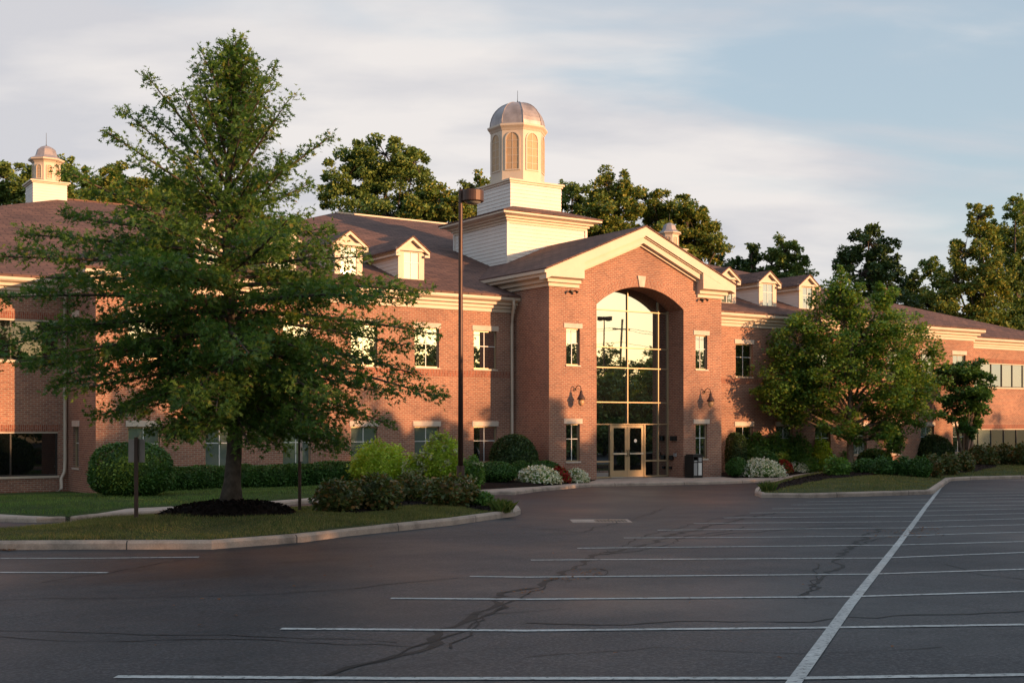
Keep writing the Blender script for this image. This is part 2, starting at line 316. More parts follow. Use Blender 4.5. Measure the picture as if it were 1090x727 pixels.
# ---------------------------------------------------------------- mesh helpers
class MB:
    def __init__(s): s.v = []; s.f = []; s.uv = {}
    def add(s, vs, fs):
        k = len(s.v); s.v += [tuple(p) for p in vs]; s.f += [tuple(i + k for i in f) for f in fs]; return s
    def box(s, x0, x1, y0, y1, z0, z1):
        return s.add([(x0, y0, z0), (x1, y0, z0), (x1, y1, z0), (x0, y1, z0), (x0, y0, z1), (x1, y0, z1), (x1, y1, z1), (x0, y1, z1)],
                     [(0, 3, 2, 1), (4, 5, 6, 7), (0, 1, 5, 4), (1, 2, 6, 5), (2, 3, 7, 6), (3, 0, 4, 7)])
    def prism_y(s, poly, y0, y1):          # polygon in (x, z) given counter-clockwise seen from -y
        n = len(poly)
        vs = [(x, y0, z) for x, z in poly] + [(x, y1, z) for x, z in poly]
        return s.add(vs, [tuple(range(n)), tuple(range(2 * n - 1, n - 1, -1))] + [(i, i + n, (i + 1) % n + n, (i + 1) % n) for i in range(n)])
    def prism_z(s, poly, z0, z1):
        n = len(poly)
        vs = [(x, y, z0) for x, y in poly] + [(x, y, z1) for x, y in poly]
        return s.add(vs, [tuple(range(n - 1, -1, -1)), tuple(range(n, 2 * n))] + [(i, (i + 1) % n, (i + 1) % n + n, i + n) for i in range(n)])
    def rings(s, rings, cap=True):         # list of equal-length loops
        n = len(rings[0]); k = len(s.v)
        for r in rings: s.v += [tuple(p) for p in r]
        for j in range(len(rings) - 1):
            for i in range(n):
                a, b = k + j * n + i, k + j * n + (i + 1) % n
                s.f.append((a, b, b + n, a + n))
        if cap:
            s.f.append(tuple(range(k + n - 1, k - 1, -1))); s.f.append(tuple(range(k + (len(rings) - 1) * n, k + len(rings) * n)))
        return s
    def lathe(s, prof, cx=0, cy=0, n=16, a0=0.0):   # profile of (radius, z)
        return s.rings([[(cx + max(r, 1e-4) * math.cos(a0 + 2 * math.pi * i / n), cy + max(r, 1e-4) * math.sin(a0 + 2 * math.pi * i / n), z) for i in range(n)] for r, z in prof])
    def tube(s, pts, rad, n=8):
        pts = [Vector(p) for p in pts]; rs = rad if isinstance(rad, (list, tuple)) else [rad] * len(pts)
        rings = []; up = Vector((0.13, 0.21, 1)).normalized()
        for i, p in enumerate(pts):
            d = (pts[min(i + 1, len(pts) - 1)] - pts[max(i - 1, 0)]).normalized()
            a = d.cross(up if abs(d.dot(up)) < 0.95 else Vector((1, 0, 0))).normalized(); b = d.cross(a)
            rings.append([p + (a * math.cos(2 * math.pi * k / n) + b * math.sin(2 * math.pi * k / n)) * rs[i] for k in range(n)])
        return s.rings(rings)
    def build(s, name, mat, parent=None, loc=(0, 0, 0), rz=0.0, smooth=False, uvmode='box', autosm=None):
        me = bpy.data.meshes.new(name); me.from_pydata(s.v, [], s.f); me.validate(); me.update()
        mats = mat if isinstance(mat, (list, tuple)) else [mat]
        for m in mats: me.materials.append(m)
        uvl = me.uv_layers.new(name='UVMap'); 
        V = s.v
        for p in me.polygons:
            n = p.normal
            for li in p.loop_indices:
                c = me.vertices[me.loops[li].vertex_index].co
                if uvmode == 'roof':
                    u = c.x if abs(n.y) >= abs(n.x) else c.y; v = c.z * 3.1
                elif abs(n.z) > 0.8: u, v = c.x, c.y
                elif abs(n.x) > abs(n.y): u, v = c.y, c.z
                else: u, v = c.x, c.z
                uvl.data[li].uv = (u, v)
        if s.uv:
            for p in me.polygons:
                for li in p.loop_indices:
                    q = s.uv.get(me.loops[li].vertex_index)
                    if q: uvl.data[li].uv = q
        if smooth:
            for p in me.polygons: p.use_smooth = True
        o = bpy.data.objects.new(name, me); COL.objects.link(o); o.location = loc; o.rotation_euler = (0, 0, rz)
        if parent: o.parent = parent
        return o
def tag(o, label=None, cat=None, group=None, kind=None):
    if label: o['label'] = label
    if cat: o['category'] = cat
    if group: o['group'] = group
    if kind: o['kind'] = kind
    return o
def thing(name, label, cat, loc=(0, 0, 0), rz=0.0, group=None):
    o = bpy.data.objects.new(name, None); COL.objects.link(o); o.empty_display_size = 0.3
    o.location = loc; o.rotation_euler = (0, 0, rz); return tag(o, label, cat, group)
def copy_tree(o, parent=None):
    c = o.copy(); COL.objects.link(c)
    if parent: c.parent = parent
    for ch in o.children: copy_tree(ch, c)
    return c
def bevel(o, w=0.01, seg=1):
    m = o.modifiers.new('bevel', 'BEVEL'); m.width = w; m.segments = seg; m.limit_method = 'ANGLE'
    return o
def in_poly(pts, poly):
    x, y = pts[:, 0], pts[:, 1]; ins = np.zeros(len(pts), bool); n = len(poly)
    for i in range(n):
        x0, y0 = poly[i]; x1, y1 = poly[(i + 1) % n]
        if y0 == y1: continue
        c = ((y0 > y) != (y1 > y)) & (x < (x1 - x0) * (y - y0) / (y1 - y0) + x0)
        ins ^= c
    return ins
def edge_dist(pts, poly):
    d = np.full(len(pts), 1e9); n = len(poly)
    for i in range(n):
        a = np.array(poly[i][:2]); b = np.array(poly[(i + 1) % n][:2]); ab = b - a; L = max(ab @ ab, 1e-9)
        t = np.clip(((pts - a) @ ab) / L, 0, 1); q = a + t[:, None] * ab
        d = np.minimum(d, np.hypot(*(pts - q).T))
    return d
def cdt(loops, extra=()):
    """triangles filling loops[0] minus loops[1:]"""
    vs, es = [], []
    for lp in loops:
        k = len(vs); vs += [Vector(p[:2]) for p in lp]; es += [(k + i, k + (i + 1) % len(lp)) for i in range(len(lp))]
    vs += [Vector(p) for p in extra]
    r = delaunay_2d_cdt(vs, es, [], 0, 1e-5)
    V = np.array([tuple(v) for v in r[0]]); T = [f for f in r[2]]
    cen = np.array([V[list(f)].mean(0) for f in T])
    ok = in_poly(cen, loops[0])
    for h in loops[1:]: ok &= ~in_poly(cen, h)
    out = []
    for f, k in zip(T, ok):
        if k:
            a, b, c = V[f[0]], V[f[1]], V[f[2]]
            if (b[0] - a[0]) * (c[1] - a[1]) - (b[1] - a[1]) * (c[0] - a[0]) < 0: f = f[::-1]
            out.append(tuple(f))
    return V, out
class Patch:
    """a raised piece of ground with its own outline and gentle mound"""
    def __init__(s, poly, h, mound=0.0, soft=1.2, bumps=0.0):
        s.poly = [tuple(p[:2]) for p in poly]; s.h = h; s.m = mound; s.soft = soft; s.b = bumps; s.peaks = []
    def z(s, x, y):
        d = edge_dist(np.array([[x, y]]), s.poly)[0]
        z = gz(x, y) + s.h + s.m * (1 - math.exp(-d / s.soft))
        for (cx, cy, hh, rr) in s.peaks: z += hh * math.exp(-((x - cx) ** 2 + (y - cy) ** 2) / (rr * rr))
        return z
    def mesh(s, name, mat, step=0.6, skirt=0.25, kind='structure', label=None, cat=None):
        P = np.array(s.poly); lo, hi = P.min(0), P.max(0)
        gx, gy = np.meshgrid(np.arange(lo[0] + step / 2, hi[0], step), np.arange(lo[1] + step / 2, hi[1], step))
        g = np.c_[gx.ravel(), gy.ravel()]
        if len(g): g = g[in_poly(g, s.poly)]
        if len(g): g = g[edge_dist(g, s.poly) > step * 0.35]
        # densify edges
        lp = []
        for i in range(len(s.poly)):
            a, b = np.array(s.poly[i]), np.array(s.poly[(i + 1) % len(s.poly)]); n = max(1, int(np.hypot(*(b - a)) / step))
            lp += [tuple(a + (b - a) * k / n) for k in range(n)]
        V, T = cdt([lp], [tuple(q) for q in g])
        mb = MB(); mb.v = [(p[0], p[1], s.z(p[0], p[1])) for p in V]; mb.f = T
        n = len(lp); k = len(mb.v)
        area = sum(lp[i][0] * lp[(i + 1) % n][1] - lp[(i + 1) % n][0] * lp[i][1] for i in range(n))
        for p in lp: z = s.z(*p); mb.v += [(p[0], p[1], z), (p[0], p[1], z - skirt - s.h)]
        for i in range(n):
            a, b = k + 2 * i, k + 2 * ((i + 1) % n)
            mb.f.append((a, a + 1, b + 1, b) if area > 0 else (b, b + 1, a + 1, a))
        o = mb.build(name, mat, smooth=False)
        for p in o.data.polygons:
            if p.normal.z > 0.5: p.use_smooth = True
        return tag(o, label, cat, None, kind)
def resample(pts, step):
    out = [Vector(pts[0][:2])]
    for a, b in zip(pts[:-1], pts[1:]):
        a, b = Vector(a[:2]), Vector(b[:2]); n = max(1, int((b - a).length / step))
        out += [a + (b - a) * (k + 1) / n for k in range(n)]
    return out
def smooth_line(pts, it=2):
    pts = [Vector(p[:2]) for p in pts]
    for _ in range(it):
        q = [pts[0]]
        for a, b in zip(pts[:-1], pts[1:]): q += [a * 0.75 + b * 0.25, a * 0.25 + b * 0.75]
        q.append(pts[-1]); pts = q
    return pts
def ribbon(name, pts, width, mat, z=0.004, step=0.8, kind='structure', label=None, cat=None, jitter=0.0, seed=1, both=True):
    """flat marking lying on the ground along a line"""
    rnd = random.Random(seed); pts = resample(pts, step); mb = MB(); n = len(pts)
    for i, p in enumerate(pts):
        d = (pts[min(i + 1, n - 1)] - pts[max(i - 1, 0)]).normalized(); q = Vector((-d.y, d.x)); w = width / 2 * (1 + rnd.uniform(-jitter, jitter))
        w2 = width / 2 * (1 + rnd.uniform(-jitter, jitter))
        for s, ww in ((1, w), (-1, w2)):
            c = p + q * s * ww; mb.v.append((c.x, c.y, gz(c.x, c.y) + z))
    for i in range(n - 1): mb.f.append((2 * i, 2 * i + 1, 2 * i + 3, 2 * i + 2))
    o = mb.build(name, mat); 
    return tag(o, label, cat, None, kind) if kind else o
def kerb(name, pts, label, width=0.16, height=0.14, inward=1, base=0.0):
    """kerb running along pts; inward +1 puts its body on the left of the line"""
    pts = resample(pts, 0.5); mb = MB(); n = len(pts); prof = [(-0.05, -0.1), (-0.05, height * 0.7), (-0.02, height), (width - 0.03, height), (width - 0.03, -0.1)]
    dist = 0
    for i, p in enumerate(pts):
        d = (pts[min(i + 1, n - 1)] - pts[max(i - 1, 0)]).normalized(); q = Vector((-d.y, d.x)) * inward
        if i: dist += (p - pts[i - 1]).length
        g = gz(p.x, p.y)
        for o_, h in prof:
            c = p + q * o_; mb.uv[len(mb.v)] = (dist, h); mb.v.append((c.x, c.y, g + h + base))
    m = len(prof)
    for i in range(n - 1):
        for j in range(m - 1):
            a = i * m + j; f = (a, a + 1, a + 1 + m, a + m); mb.f.append(f if inward < 0 else f[::-1])
    for i, rev in ((0, False), (n - 1, True)):
        f = tuple(range(i * m, i * m + m)); mb.f.append(f[::-1] if rev == (inward > 0) else f)
    o = mb.build(name, KERB)
    return tag(o, label, 'kerb', None, 'structure')
# ================================================================ GROUND
def ground_sheet():
    xs = np.concatenate([np.linspace(-900, -70, 12)[:-1], np.linspace(-70, 90, 81), np.linspace(90, 900, 12)[1:]])
    ys = np.concatenate([np.linspace(-900, -90, 12)[:-1], np.linspace(-90, 60, 76), np.linspace(60, 900, 12)[1:]])
    mb = MB(); nx, ny = len(xs), len(ys)
    for y in ys:
        for x in xs: mb.v.append((x, y, gz(x, y) - 0.06))
    mb.f = [(j * nx + i, j * nx + i + 1, (j + 1) * nx + i + 1, (j + 1) * nx + i) for j in range(ny - 1) for i in range(nx - 1)]
    tag(mb.build('ground', TURF, smooth=True), 'rough grass ground reaching the horizon around the building', 'ground', None, 'structure')
ground_sheet()
def lot_sheet():
    xs = np.linspace(-75, 75, 151); ys = np.linspace(-66, 1.5, 68); mb = MB(); nx, ny = len(xs), len(ys)
    for y in ys:
        for x in xs: mb.v.append((x, y, gz(x, y)))
    mb.f = [(j * nx + i, j * nx + i + 1, (j + 1) * nx + i + 1, (j + 1) * nx + i) for j in range(ny - 1) for i in range(nx - 1)]
    tag(mb.build('parking_lot', ASPHALT, smooth=True), 'dark cracked asphalt parking lot in front of the brick building', 'parking lot', None, 'structure')
lot_sheet()

# painted lines
def stripe(pts, width=0.10, seed=0, z=0.0062, label='worn white bay line across the asphalt'):
    return ribbon('bay_line', [pg(*p) for p in pts], width, PAINT, z, label=label, cat='painted line', seed=seed)
STR = [[(123, 720.6), (420, 722.5), (845, 722.2), (1150, 717.5)], [(299, 669.4), (560, 671.4), (880, 668.2), (1130, 664.3)],
       [(416, 637), (560, 638), (905, 635.2), (1130, 628.5)], [(500, 613.6), (560, 614.4), (926, 611.2), (1130, 604.6)],
       [(565, 596.2), (939, 594), (1130, 586.5)], [(614.5, 583.6), (953, 580.2), (1130, 575.3)], [(664, 572.6), (788, 572), (963, 570.3), (1130, 565)],
       [(700, 564.3), (970, 561.8), (1130, 557.3)], [(738, 557.2), (975, 555), (1130, 551)], [(770, 551.2), (982, 549), (1130, 545.5)],
       [(798, 546), (986, 543.8), (1130, 540.6)], [(822, 541.5), (990, 539.4), (1130, 536.6)], [(842, 537.4), (994, 535.4), (1130, 533)],
       [(858, 534), (998, 531.6), (1130, 529.5)], [(1000, 528.4), (1130, 526.4)], [(1003, 525.3), (1130, 523.6)],
       [(-40, 594.4), (100, 594.2), (211.8, 593)], [(-40, 609.3), (115, 609.6)]]
for i, s in enumerate(STR): stripe(s, seed=i)
ribbon('divider_line', [pg(*p) for p in [(829, 752), (845, 727), (905, 643.5), (958.6, 575.9), (985, 540), (1004, 515)]], 0.108, PAINT, 0.0075, label='broad white line running up the lot between the two rows of bays', cat='painted line')
def wiggle(pts, amp, seed, step=0.5):
    rnd = random.Random(seed); P = resample(pts, step); out = []; w = 0
    for i, p in enumerate(P):
        w = 0.6 * w + rnd.uniform(-amp, amp); d = (P[min(i + 1, len(P) - 1)] - P[max(i - 1, 0)]).normalized(); out.append(p + Vector((-d.y, d.x)) * w)
    return out
CRK = [([(318, 730), (390, 712), (446, 699), (459, 690), (500, 655), (535, 634)], 0.075), ([(535, 634), (575, 622), (610, 606), (640, 590)], 0.10), ([(640, 590), (700, 574), (760, 558), (830, 545)], 0.10),
       ([(852, 637), (883, 607), (889, 593)], 0.05), ([(889, 593), (920, 571), (940, 562)], 0.08), ([(560, 663), (633, 665), (779, 661.5), (861, 661), (978, 655), (1100, 650.5)], 0.04),
       ([(-20, 671), (150, 675), (330, 678), (425, 683)], 0.02), ([(-20, 676), (31, 681), (257, 681), (462, 688)], 0.022), ([(-20, 639), (120, 636), (300, 632), (493, 616)], 0.02),
       ([(40, 620), (115, 610), (190, 596)], 0.02), ([(612, 606), (640, 605), (650, 610), (622, 616)], 0.025), ([(640, 590), (680, 586), (740, 570), (800, 560)], 0.04),
       ([(740, 572), (800, 566), (870, 561), (930, 560)], 0.05), ([(550, 560), (620, 566), (690, 548), (705, 540)], 0.04), ([(560, 700), (700, 690), (850, 694), (1000, 688)], 0.012), ([(1000, 600), (1040, 612), (1100, 618)], 0.02),
       ([(330, 724), (430, 695), (470, 680), (540, 640)], 0.03), ([(500, 655), (560, 650), (600, 648)], 0.015), ([(575, 622), (560, 632), (520, 660), (480, 690)], 0.025), ([(640, 590), (690, 570), (745, 556), (790, 548)], 0.03),
       ([(905, 585), (930, 574), (985, 563)], 0.025), ([(855, 633), (870, 612), (880, 600)], 0.02)]
for i, (p, w) in enumerate(CRK):
    ribbon('crack_seal', wiggle([pg(*q) for q in p], 0.10 if w > 0.03 else 0.07, i + 5, 0.22), w * 0.9, TAR, 0.0026 + 0.00010 * i, step=0.16, jitter=0.9, seed=i, label='dark sealed crack wandering over the asphalt', cat='crack')

# left island, right island, walk, lawn, beds
isl = [pg(*p) for p in [(-60, 585.5), (0, 585), (100, 584.4), (225, 584.3), (320, 577), (370, 570.3), (430, 564.2), (480, 558.8), (530, 551.6), (546, 549.4), (552, 547), (550.5, 544), (543, 541.6), (520, 536), (470, 534), (400, 540), (300, 547), (183, 553.5), (149, 555.2), (78, 561.5), (39, 567), (0, 571.5), (-60, 574)]]
ISL = Patch(isl, 0.125, 0.10, 1.2)
_t = pg(247, 541, 0.45); TREE1 = (_t[0], _t[1]); ISL.peaks.append((TREE1[0], TREE1[1], 0.26, 1.6))
ISL.mesh('island_turf', TURF, 0.45, label='mown grass on the kerbed island left of the entrance', cat='grass')
kerb('island_kerb', [isl[i] for i in range(0, 17)] , 'pale concrete kerb round the left island', inward=1)
kerb('island_back_kerb', [isl[i] for i in range(16, 23)], 'kerb on the drive side of the left island', inward=1)
isr = [pg(*p) for p in [(811.8, 529.6), (861.7, 529.9), (952, 527.2), (989, 526), (992.5, 525.3), (997.4, 521.4), (1010, 512), (1033.7, 510.6), (1090, 509.4), (1180, 508.5), (1180, 494), (1090, 495), (1000, 498), (940, 500), (884, 504), (845, 510), (815, 518), (805.5, 524), (805, 527.4)]]
ISR = Patch(isr, 0.125, 0.22, 2.0)
_t = pg(905, 502.5, 0.17); TREE2 = (_t[0], _t[1])
ISR.mesh('far_island_turf', TURF, 0.6, label='grass and mulch on the kerbed island right of the entrance', cat='grass')
kerb('far_island_kerb', [isr[i] for i in (17, 18, 0, 1, 2, 3, 4, 5, 6, 7, 8, 9)], 'grey concrete kerb round the right island', inward=1)
kerb('far_island_back_kerb', [isr[i] for i in range(10, 18)], 'kerb on the building side of the right island', inward=1)
# mulch on the islands, following the same mound a hand higher
def over(patch, poly, name, mat, up, label):
    p = Patch(poly, 0, 0); p.z = lambda x, y: patch.z(x, y) + up * (1 - math.exp(-edge_dist(np.array([[x, y]]), p.poly)[0] / 0.25)) + 0.006
    tag(p.mesh(name, mat, 0.3, 0.03), label, 'mulch', None, 'structure'); return p
MU1 = over(ISL, [(TREE1[0] + math.cos(a) * 1.28 * (1 + 0.12 * math.sin(3 * a)), TREE1[1] + math.sin(a) * 1.28 * (1 + 0.12 * math.cos(2 * a))) for a in np.linspace(0, 2 * math.pi, 24)[:-1]], 'mulch_ring', MULCH, 0.12, 'dark mulch mounded round the trunk of the tall oak')
MU2 = over(ISL, [pg(*p, 0.2) for p in [(335, 546), (380, 548), (430, 539), (470, 537), (505, 541), (520, 541.5), (529, 540), (526, 537), (500, 533), (440, 531), (370, 536)]], 'mulch_bed', MULCH, 0.05, 'dark mulch under the bronze shrubs on the left island')
MU3 = over(ISR, [pg(*p, 0.2) for p in [(819, 522), (845, 518), (880, 512), (940, 507), (985, 505.5), (1003, 505.8), (1040, 503), (1060, 500), (1062, 496), (1000, 496.5), (940, 498), (888, 501.5), (852, 508), (822, 516.5)]], 'mulch_slope', MULCH, 0.05, 'dark mulch slope beneath the spreading oak on the right island')
# walk along the building and entry apron
wk_front = [pg(*p) for p in [(-60, 556), (0, 555.2), (40, 556.2), (78, 555), (118, 551), (183, 547.5), (240, 543), (300, 538), (360, 533), (420, 530.5), (507, 526.5), (547, 526.5), (571, 523), (628, 517.8), (700, 516.5), (770, 515), (815, 513), (845, 509.5), (881, 504.6), (930, 500.5), (1000, 498), (1100, 496), (1200, 494.5)]]
lawn_edge = [pg(*p, 0.12) for p in [(-60, 546), (0, 546.6), (34, 548.4), (73, 549.7), (104.6, 545.8), (136, 540.6), (183, 538.4), (235, 536.3), (277, 533.4), (330, 529.5), (420, 525.5), (505, 521.5)]]
WALKP = Patch([p[:2] for p in wk_front] + [(60, 2.3), (9.2, 2.3), (9.0, 1.1), (0.2, 1.1), (0.1, 2.3)] + [p[:2] for p in lawn_edge[::-1]], 0.11)
WALKP.mesh('sidewalk', WALK, 0.8, label='pale concrete sidewalk and entrance apron along the building', cat='sidewalk')
kerb('sidewalk_kerb', wk_front, 'pale kerb along the drive in front of the building', inward=1, height=0.118)
LAWN = Patch([p[:2] for p in lawn_edge] + [(0.1, -0.5), (0.1, 2.3), (-16.5, 2.3), (-16.5, 6.0), (-60, 6.0), (-60, lawn_edge[0][1])], 0.12, 0.12, 1.5)
LAWN.mesh('lawn', LAWNB, 0.8, label='green lawn between the sidewalk and the left wing', cat='lawn')
BEDL = Patch([(sx(380, -1.5), -1.2), *[pg(*p, 0.12)[:2] for p in [(430, 524.5), (505, 521.0), (571, 517.4), (600, 515), (626, 512.8)]], (2.1, -0.25), (0.05, -0.1), (0.05, 2.3), (-8, 2.3)], 0.13, 0.12, 0.5)
BEDL.mesh('planting_bed', MULCH, 0.5, label='mulched planting bed left of the entrance', cat='planting bed')
BEDR = Patch([(9.15, 0.2), *[pg(*p, 0.12)[:2] for p in [(783, 508.5), (830, 507.6), (858, 503), (890, 500.2), (960, 497), (1080, 494)]], (48, 2.3), (9.2, 2.3)], 0.13, 0.12, 0.5)
BEDR.mesh('far_planting_bed', MULCH, 0.7, label='mulched planting bed along the right wing', cat='planting bed')

# drain grate let into the asphalt
dx, dy, dz = pg(650, 554.4)
cb = thing('catch_basin', 'square iron storm drain grate with a concrete collar in the asphalt before the doors', 'drain', (dx, dy, dz), -0.55)
mb = MB(); mb.box(-0.85, -0.34, -0.42, 0.42, -0.1, 0.006); mb.box(0.34, 0.42, -0.42, 0.42, -0.1, 0.006); mb.box(-0.34, 0.34, -0.42, -0.32, -0.1, 0.006); mb.box(-0.34, 0.34, 0.32, 0.42, -0.1, 0.006); mb.build('collar', KERB, cb)
mb = MB()
for k in range(9): mb.box(-0.33 + k * 0.075, -0.29 + k * 0.075, -0.31, 0.31, -0.06, 0.004)
mb.build('grate', BLACKM, cb)

# ================================================================ BUILDING
B = thing('office_building', 'two-storey red brick office building with gabled arched entrance, brown roof and white cupola tower', 'building', (0, 0, 0))
Z0 = CAMZ
def wall(name, outline, holes, P, thick=0.3, mat=BRICK, parent=B):
    mb = MB(); V, T = cdt([outline] + holes)
    k = len(V); mb.v = [P(u, z, 0) for u, z in V] + [P(u, z, thick) for u, z in V]
    mb.f = list(T) + [tuple(i + k for i in f[::-1]) for f in T]
    for li, lp in enumerate([outline] + holes):
        n = len(lp); b = len(mb.v); area = sum(lp[i][0] * lp[(i + 1) % n][1] - lp[(i + 1) % n][0] * lp[i][1] for i in range(n))
        for u, z in lp: mb.v += [P(u, z, 0), P(u, z, thick)]
        for i in range(n):
            a, c = b + 2 * i, b + 2 * ((i + 1) % n); f = (a, a + 1, c + 1, c)
            mb.f.append(f if (area > 0) == (li == 0) else f[::-1])
    return mb.build(name, mat, parent)
def rect(x, z, w, h): return [(x - w / 2, z), (x + w / 2, z), (x + w / 2, z + h), (x - w / 2, z + h)]
front = lambda y: (lambda u, z, d: (u, y + d, z))
leftside = lambda x: (lambda u, z, d: (x + d, -u, z))
rightside = lambda x: (lambda u, z, d: (x - d, u, z))

# ---- windows (one kind built, then shared)
WCACHE = {}
def window(w, h, loc, rz=0.0, gl=GLASS, lintel=0.21, parent=B, name='window', over_w=0.075):
    key = (round(w, 2), round(h, 2), gl.name, lintel)
    if key in WCACHE:
        o = copy_tree(WCACHE[key], parent); o.location = loc; o.rotation_euler = (0, 0, rz); return o
    mb = MB(); a = w / 2; t = 0.04
    for q in ((-a, -a + t, 0, h), (a - t, a, 0, h), (-a + t, a - t, 0, t), (-a + t, a - t, h - t, h)): mb.box(q[0], q[1], 0.085, 0.15, q[2], q[3])
    fr = mb.build(name, TANFR, parent, loc, rz)
    mb = MB(); zm = h * 0.60; mb.box(-0.014, 0.014, 0.098, 0.125, t, h - t); mb.box(-a + t, -0.014, 0.098, 0.125, zm - 0.014, zm + 0.014); mb.box(0.014, a - t, 0.098, 0.125, zm - 0.014, zm + 0.014)
    mb.build('muntin', WHITE, fr)
    MB().box(-a + t, a - t, 0.115, 0.14, t, h - t).build('pane', gl, fr)
    if lintel:
        bevel(MB().box(-a - over_w, a + over_w, -0.03, 0.08, h + 0.002, h + lintel).build('lintel', STONE, fr), 0.008)
        MB().box(-a - 0.03, a + 0.03, -0.045, 0.084, -0.06, -0.002).build('sill', STONE, fr)
    WCACHE[key] = fr; return fr
def ribbon_window(x0, x1, z0, z1, y, nd, gl, parent=B, uneven=()):
    mb = MB(); t = 0.05
    mb.box(x0, x1, y + 0.07, y + 0.15, z0, z0 + t); mb.box(x0, x1, y + 0.07, y + 0.15, z1 - t, z1)
    for i in range(nd + 1):
        x = x0 + (x1 - x0 - t) * i / nd; mb.box(x, x + t, y + 0.065, y + 0.15, z0 + t, z1 - t)
    fr = mb.build('ribbon_window', DARKFR, parent)
    for i in range(nd):
        a = x0 + (x1 - x0 - t) * i / nd + t; b = x0 + (x1 - x0 - t) * (i + 1) / nd
        MB().box(a, b, y + 0.11, y + 0.14, z0 + t, z1 - t).build('pane', gl[i % len(gl)], fr)
    MB().box(x0 - 0.04, x1 + 0.04, y - 0.05, y + 0.068, z0 - 0.08, z0 - 0.002).build('sill', CREAM, fr)
    MB().box(x0 - 0.0, x1 + 0.0, y + 0.01, y + 0.068, z1 - 0.05, z1 - 0.002).build('head_trim', CREAM, fr)
    return fr

# levels
ZB, ZE = 4.52 + Z0, 5.10 + Z0            # wing brick top, wing eave
F2, H2 = 2.22 + Z0, 1.52                 # upper window sill, height
F1, H1 = -1.50 + Z0, 1.43
WA, WB_ = 2.43, 6.17                     # wing plane, outer block plane
XL, XR = -16.65, 29.9                    # wing ends
PW = 9.1                                 # porch width
left_x = [-1.40, -4.08, -6.78, -9.50, -12.38, -15.05]
right_x = [12.83 + 2.64 * k for k in range(7)]
ww = 1.09
wall('wall', [(XL, -0.8), (0.0, -0.8), (0.0, ZB), (XL, ZB)], [rect(x, z, ww, h) for x in left_x for z, h in ((F2, H2), (F1, H1))], front(WA))
wall('wall', [(PW, -0.8), (XR, -0.8), (XR, ZB), (PW, ZB)], [rect(x, z, ww, h) for x in right_x for z, h in ((F2, H2), (F1, H1))], front(WA))
for i, x in enumerate(left_x):
    window(ww, H2, (x, WA, F2), gl=GLASS); window(ww, H1, (x, WA, F1), gl=(GLASS, GLASSB, GLASSB, GLASSB, GLASSB, GLASSB)[i])
for i, x in enumerate(right_x):
    window(ww, H2, (x, WA, F2), gl=GLASS if i < 4 else GLASSB); window(ww, H1, (x, WA, F1), gl=GLASS if i % 2 == 0 else GLASSB)
# soldier band under the upper sills of the wings
MB().box(XL + 0.004, -0.004, WA - 0.012, WA + 0.05, F2 - 0.32, F2 - 0.075).build('soldier_course', SOLDIER, B)
MB().box(PW + 0.004, XR - 0.004, WA - 0.012, WA + 0.05, F2 - 0.32, F2 - 0.075).build('soldier_course', SOLDIER, B)
# returns between wing and outer blocks
sw, sc = 0.78, -5.0
wall('wall', [(-WB_, -0.8), (-WA - 0.3, -0.8), (-WA - 0.3, ZB), (-WB_, ZB)], [rect(sc, z, sw, h) for z, h in ((F2, H2), (F1, H1))], leftside(XL))
for z, h, g in ((F2, H2, GLASSB), (F1, H1, GLASS)): window(sw, h, (XL, -sc, z), rz=-math.pi / 2, gl=g)
wall('wall', [(WA + 0.3, -0.8), (WB_, -0.8), (WB_, ZB), (WA + 0.3, ZB)], [], rightside(XR))
# outer blocks with ribbon windows
ZU0, ZU1, ZL0, ZL1 = 2.25 + Z0, 3.68 + Z0, -1.80 + Z0, -0.25 + Z0
rwin = lambda a, b, z0, z1: [(a, z0), (b, z0), (b, z1), (a, z1)]
LW = [(-23.2, -16.98), (-29.0, -24.2)]; RW = [(30.6, 43.2)]
wall('wall', [(-29.4, -0.8), (XL, -0.8), (XL, ZB), (-29.4, ZB)], [rwin(a, b, z0, z1) for a, b in LW for z0, z1 in ((ZU0, ZU1), (ZL0, ZL1))], front(WB_))
wall('wall', [(XR, -0.8), (44.7, -0.8), (44.7, ZB), (XR, ZB)], [rwin(a, b, z0, z1) for a, b in RW for z0, z1 in ((ZU0, ZU1), (ZL0, ZL1))], front(WB_))
for a, b in LW:
    n = max(2, int((b - a) / 1.25)); ribbon_window(a, b, ZU0, ZU1, WB_, n, [GLASST, GLASST, GLASSD, GLASSD]); ribbon_window(a, b, ZL0, ZL1, WB_, n, [GLASSD])
for a, b in RW: ribbon_window(a, b, ZU0, ZU1, WB_, 12, [GLASSB, GLASSB, GLASSB, GLASSB, GLASSB, GLASSB, GLASS]); ribbon_window(a, b, ZL0, ZL1, WB_, 10, [GLASSB, GLASSB, GLASSB, GLASSB, GLASSB, GLASS, GLASS, GLASS])
for a, b in LW + RW:
    MB().box(a - 0.05, b + 0.05, WB_ - 0.012, WB_ + 0.05, ZL1 + 0.02, ZL1 + 0.25).build('soldier_course', SOLDIER, B)
    MB().box(a - 0.05, b + 0.05, WB_ - 0.012, WB_ + 0.05, ZU1 + 0.02, ZU1 + 0.25).build('soldier_course', SOLDIER, B)
wall('wall', [(-40, -0.8), (-WB_ - 0.3, -0.8), (-WB_ - 0.3, ZB), (-40, ZB)], [], leftside(-29.4))
wall('wall', [(WB_ + 0.3, -0.8), (40, -0.8), (40, ZB), (WB_ + 0.3, ZB)], [], rightside(44.7))
MB().box(-29.4, 44.7, 39.7, 40.0, -0.8, ZB).build('wall', BRICK, B)

